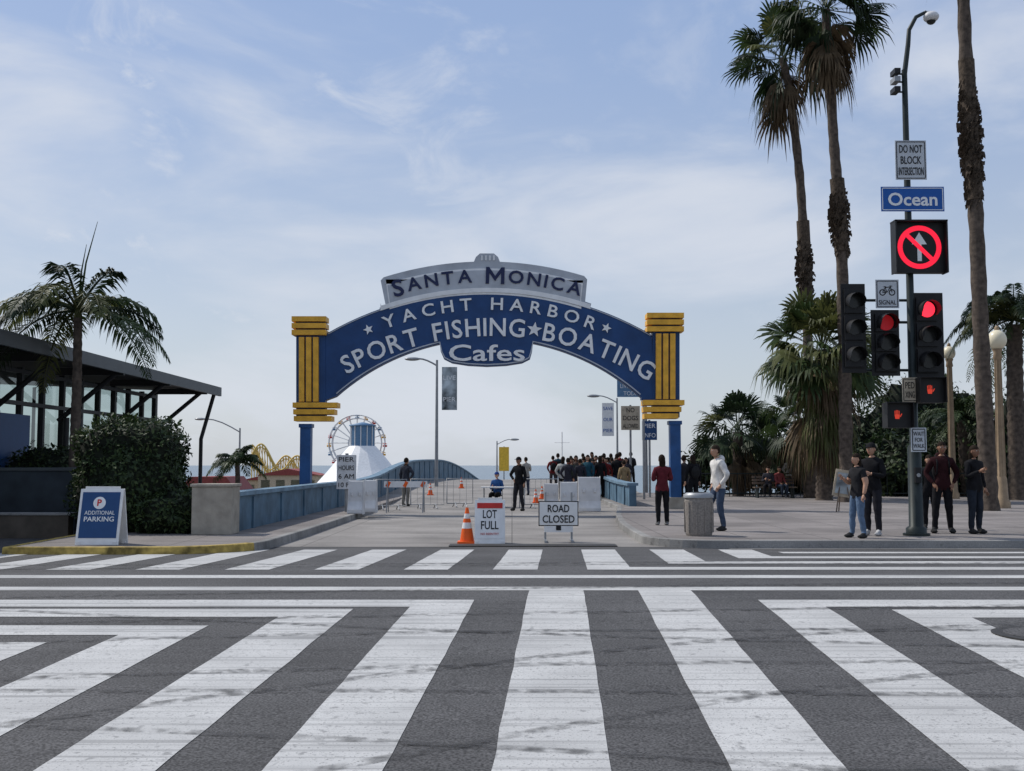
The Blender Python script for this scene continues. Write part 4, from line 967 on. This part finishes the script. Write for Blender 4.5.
# ================================================================ LIGHT & CAMERA
sun=bpy.data.lights.new('sun','SUN'); sun.energy=3.6; sun.angle=math.radians(.6); sun.color=(1,.95,.88)
so=bpy.data.objects.new('sun',sun); scene.collection.objects.link(so)
AZ=math.radians(-62); EL=math.radians(50)
d=Vector((math.sin(AZ)*math.cos(EL),math.cos(AZ)*math.cos(EL),math.sin(EL))); so.rotation_euler=d.to_track_quat('Z','Y').to_euler()
W=bpy.data.worlds.new('World'); scene.world=W; W.use_nodes=True; N=W.node_tree.nodes; L=W.node_tree.links
bg=N['Background']; sky=N.new('ShaderNodeTexSky'); sky.sky_type='NISHITA'; sky.sun_disc=False; sky.sun_elevation=EL; sky.sun_rotation=AZ; sky.dust_density=1.5; sky.air_density=1.0
tc=N.new('ShaderNodeTexCoord')
sx=N.new('ShaderNodeSeparateXYZ'); L.new(tc.outputs['Generated'],sx.inputs[0])
gr=N.new('ShaderNodeMapRange'); gr.inputs[1].default_value=0; gr.inputs[2].default_value=.42; gr.interpolation_type='SMOOTHSTEP'; L.new(sx.outputs['Z'],gr.inputs[0])
hz=N.new('ShaderNodeMix'); hz.data_type='RGBA'; hz.inputs[6].default_value=(6.3,6.9,7.7,1); hz.inputs[7].default_value=(3.5,4.8,7.6,1); L.new(gr.outputs[0],hz.inputs[0])
m1=N.new('ShaderNodeMix'); m1.data_type='RGBA'; m1.inputs[0].default_value=.7; L.new(sky.outputs[0],m1.inputs[6]); L.new(hz.outputs[2],m1.inputs[7])
def cloud(scl,rot,ns,det,rough,dist,lo,hi,mx_):
    mp=N.new('ShaderNodeMapping'); mp.inputs['Scale'].default_value=scl; mp.inputs['Rotation'].default_value=rot; L.new(tc.outputs['Generated'],mp.inputs[0])
    nz=N.new('ShaderNodeTexNoise'); nz.inputs['Scale'].default_value=ns; nz.inputs['Detail'].default_value=det; nz.inputs['Roughness'].default_value=rough; nz.inputs['Distortion'].default_value=dist; L.new(mp.outputs[0],nz.inputs['Vector'])
    mr=N.new('ShaderNodeMapRange'); mr.interpolation_type='SMOOTHSTEP'; mr.inputs[1].default_value=lo; mr.inputs[2].default_value=hi; mr.inputs[3].default_value=.0; mr.inputs[4].default_value=mx_; L.new(nz.outputs['Fac'],mr.inputs[0]); return mr.outputs[0]
c1=cloud((1.2,1.2,3.4),(0,.35,.3),2.4,8,.55,.4,.42,.70,.8)
c2=cloud((1.6,1.6,3.0),(0,.5,1.1),5.5,10,.6,.5,.50,.72,.85)
# the thicker wisps lie to the upper left (south)
wl=N.new('ShaderNodeMapRange'); wl.inputs[1].default_value=.15; wl.inputs[2].default_value=-.35; wl.inputs[3].default_value=.25; wl.inputs[4].default_value=1; L.new(sx.outputs['X'],wl.inputs[0])
mm=N.new('ShaderNodeMath'); mm.operation='MULTIPLY'; L.new(c2,mm.inputs[0]); L.new(wl.outputs[0],mm.inputs[1])
ma=N.new('ShaderNodeMath'); ma.operation='MAXIMUM'; L.new(c1,ma.inputs[0]); L.new(mm.outputs[0],ma.inputs[1])
mx=N.new('ShaderNodeMix'); mx.data_type='RGBA'; mx.inputs[7].default_value=(6.9,7.3,8.1,1); L.new(ma.outputs[0],mx.inputs[0]); L.new(m1.outputs[2],mx.inputs[6]); L.new(mx.outputs[2],bg.inputs[0]); bg.inputs[1].default_value=.1
cam=bpy.data.cameras.new('camera'); co=bpy.data.objects.new('camera',cam); scene.collection.objects.link(co); cam.sensor_width=36; cam.lens=F/1024*36; cam.clip_end=60000; cam.clip_start=.1
co.location=(0,0,H); co.rotation_euler=(math.pi/2+TH,0,0); scene.camera=co
scene.view_settings.view_transform='Standard'; scene.view_settings.look='None'; scene.view_settings.exposure=0
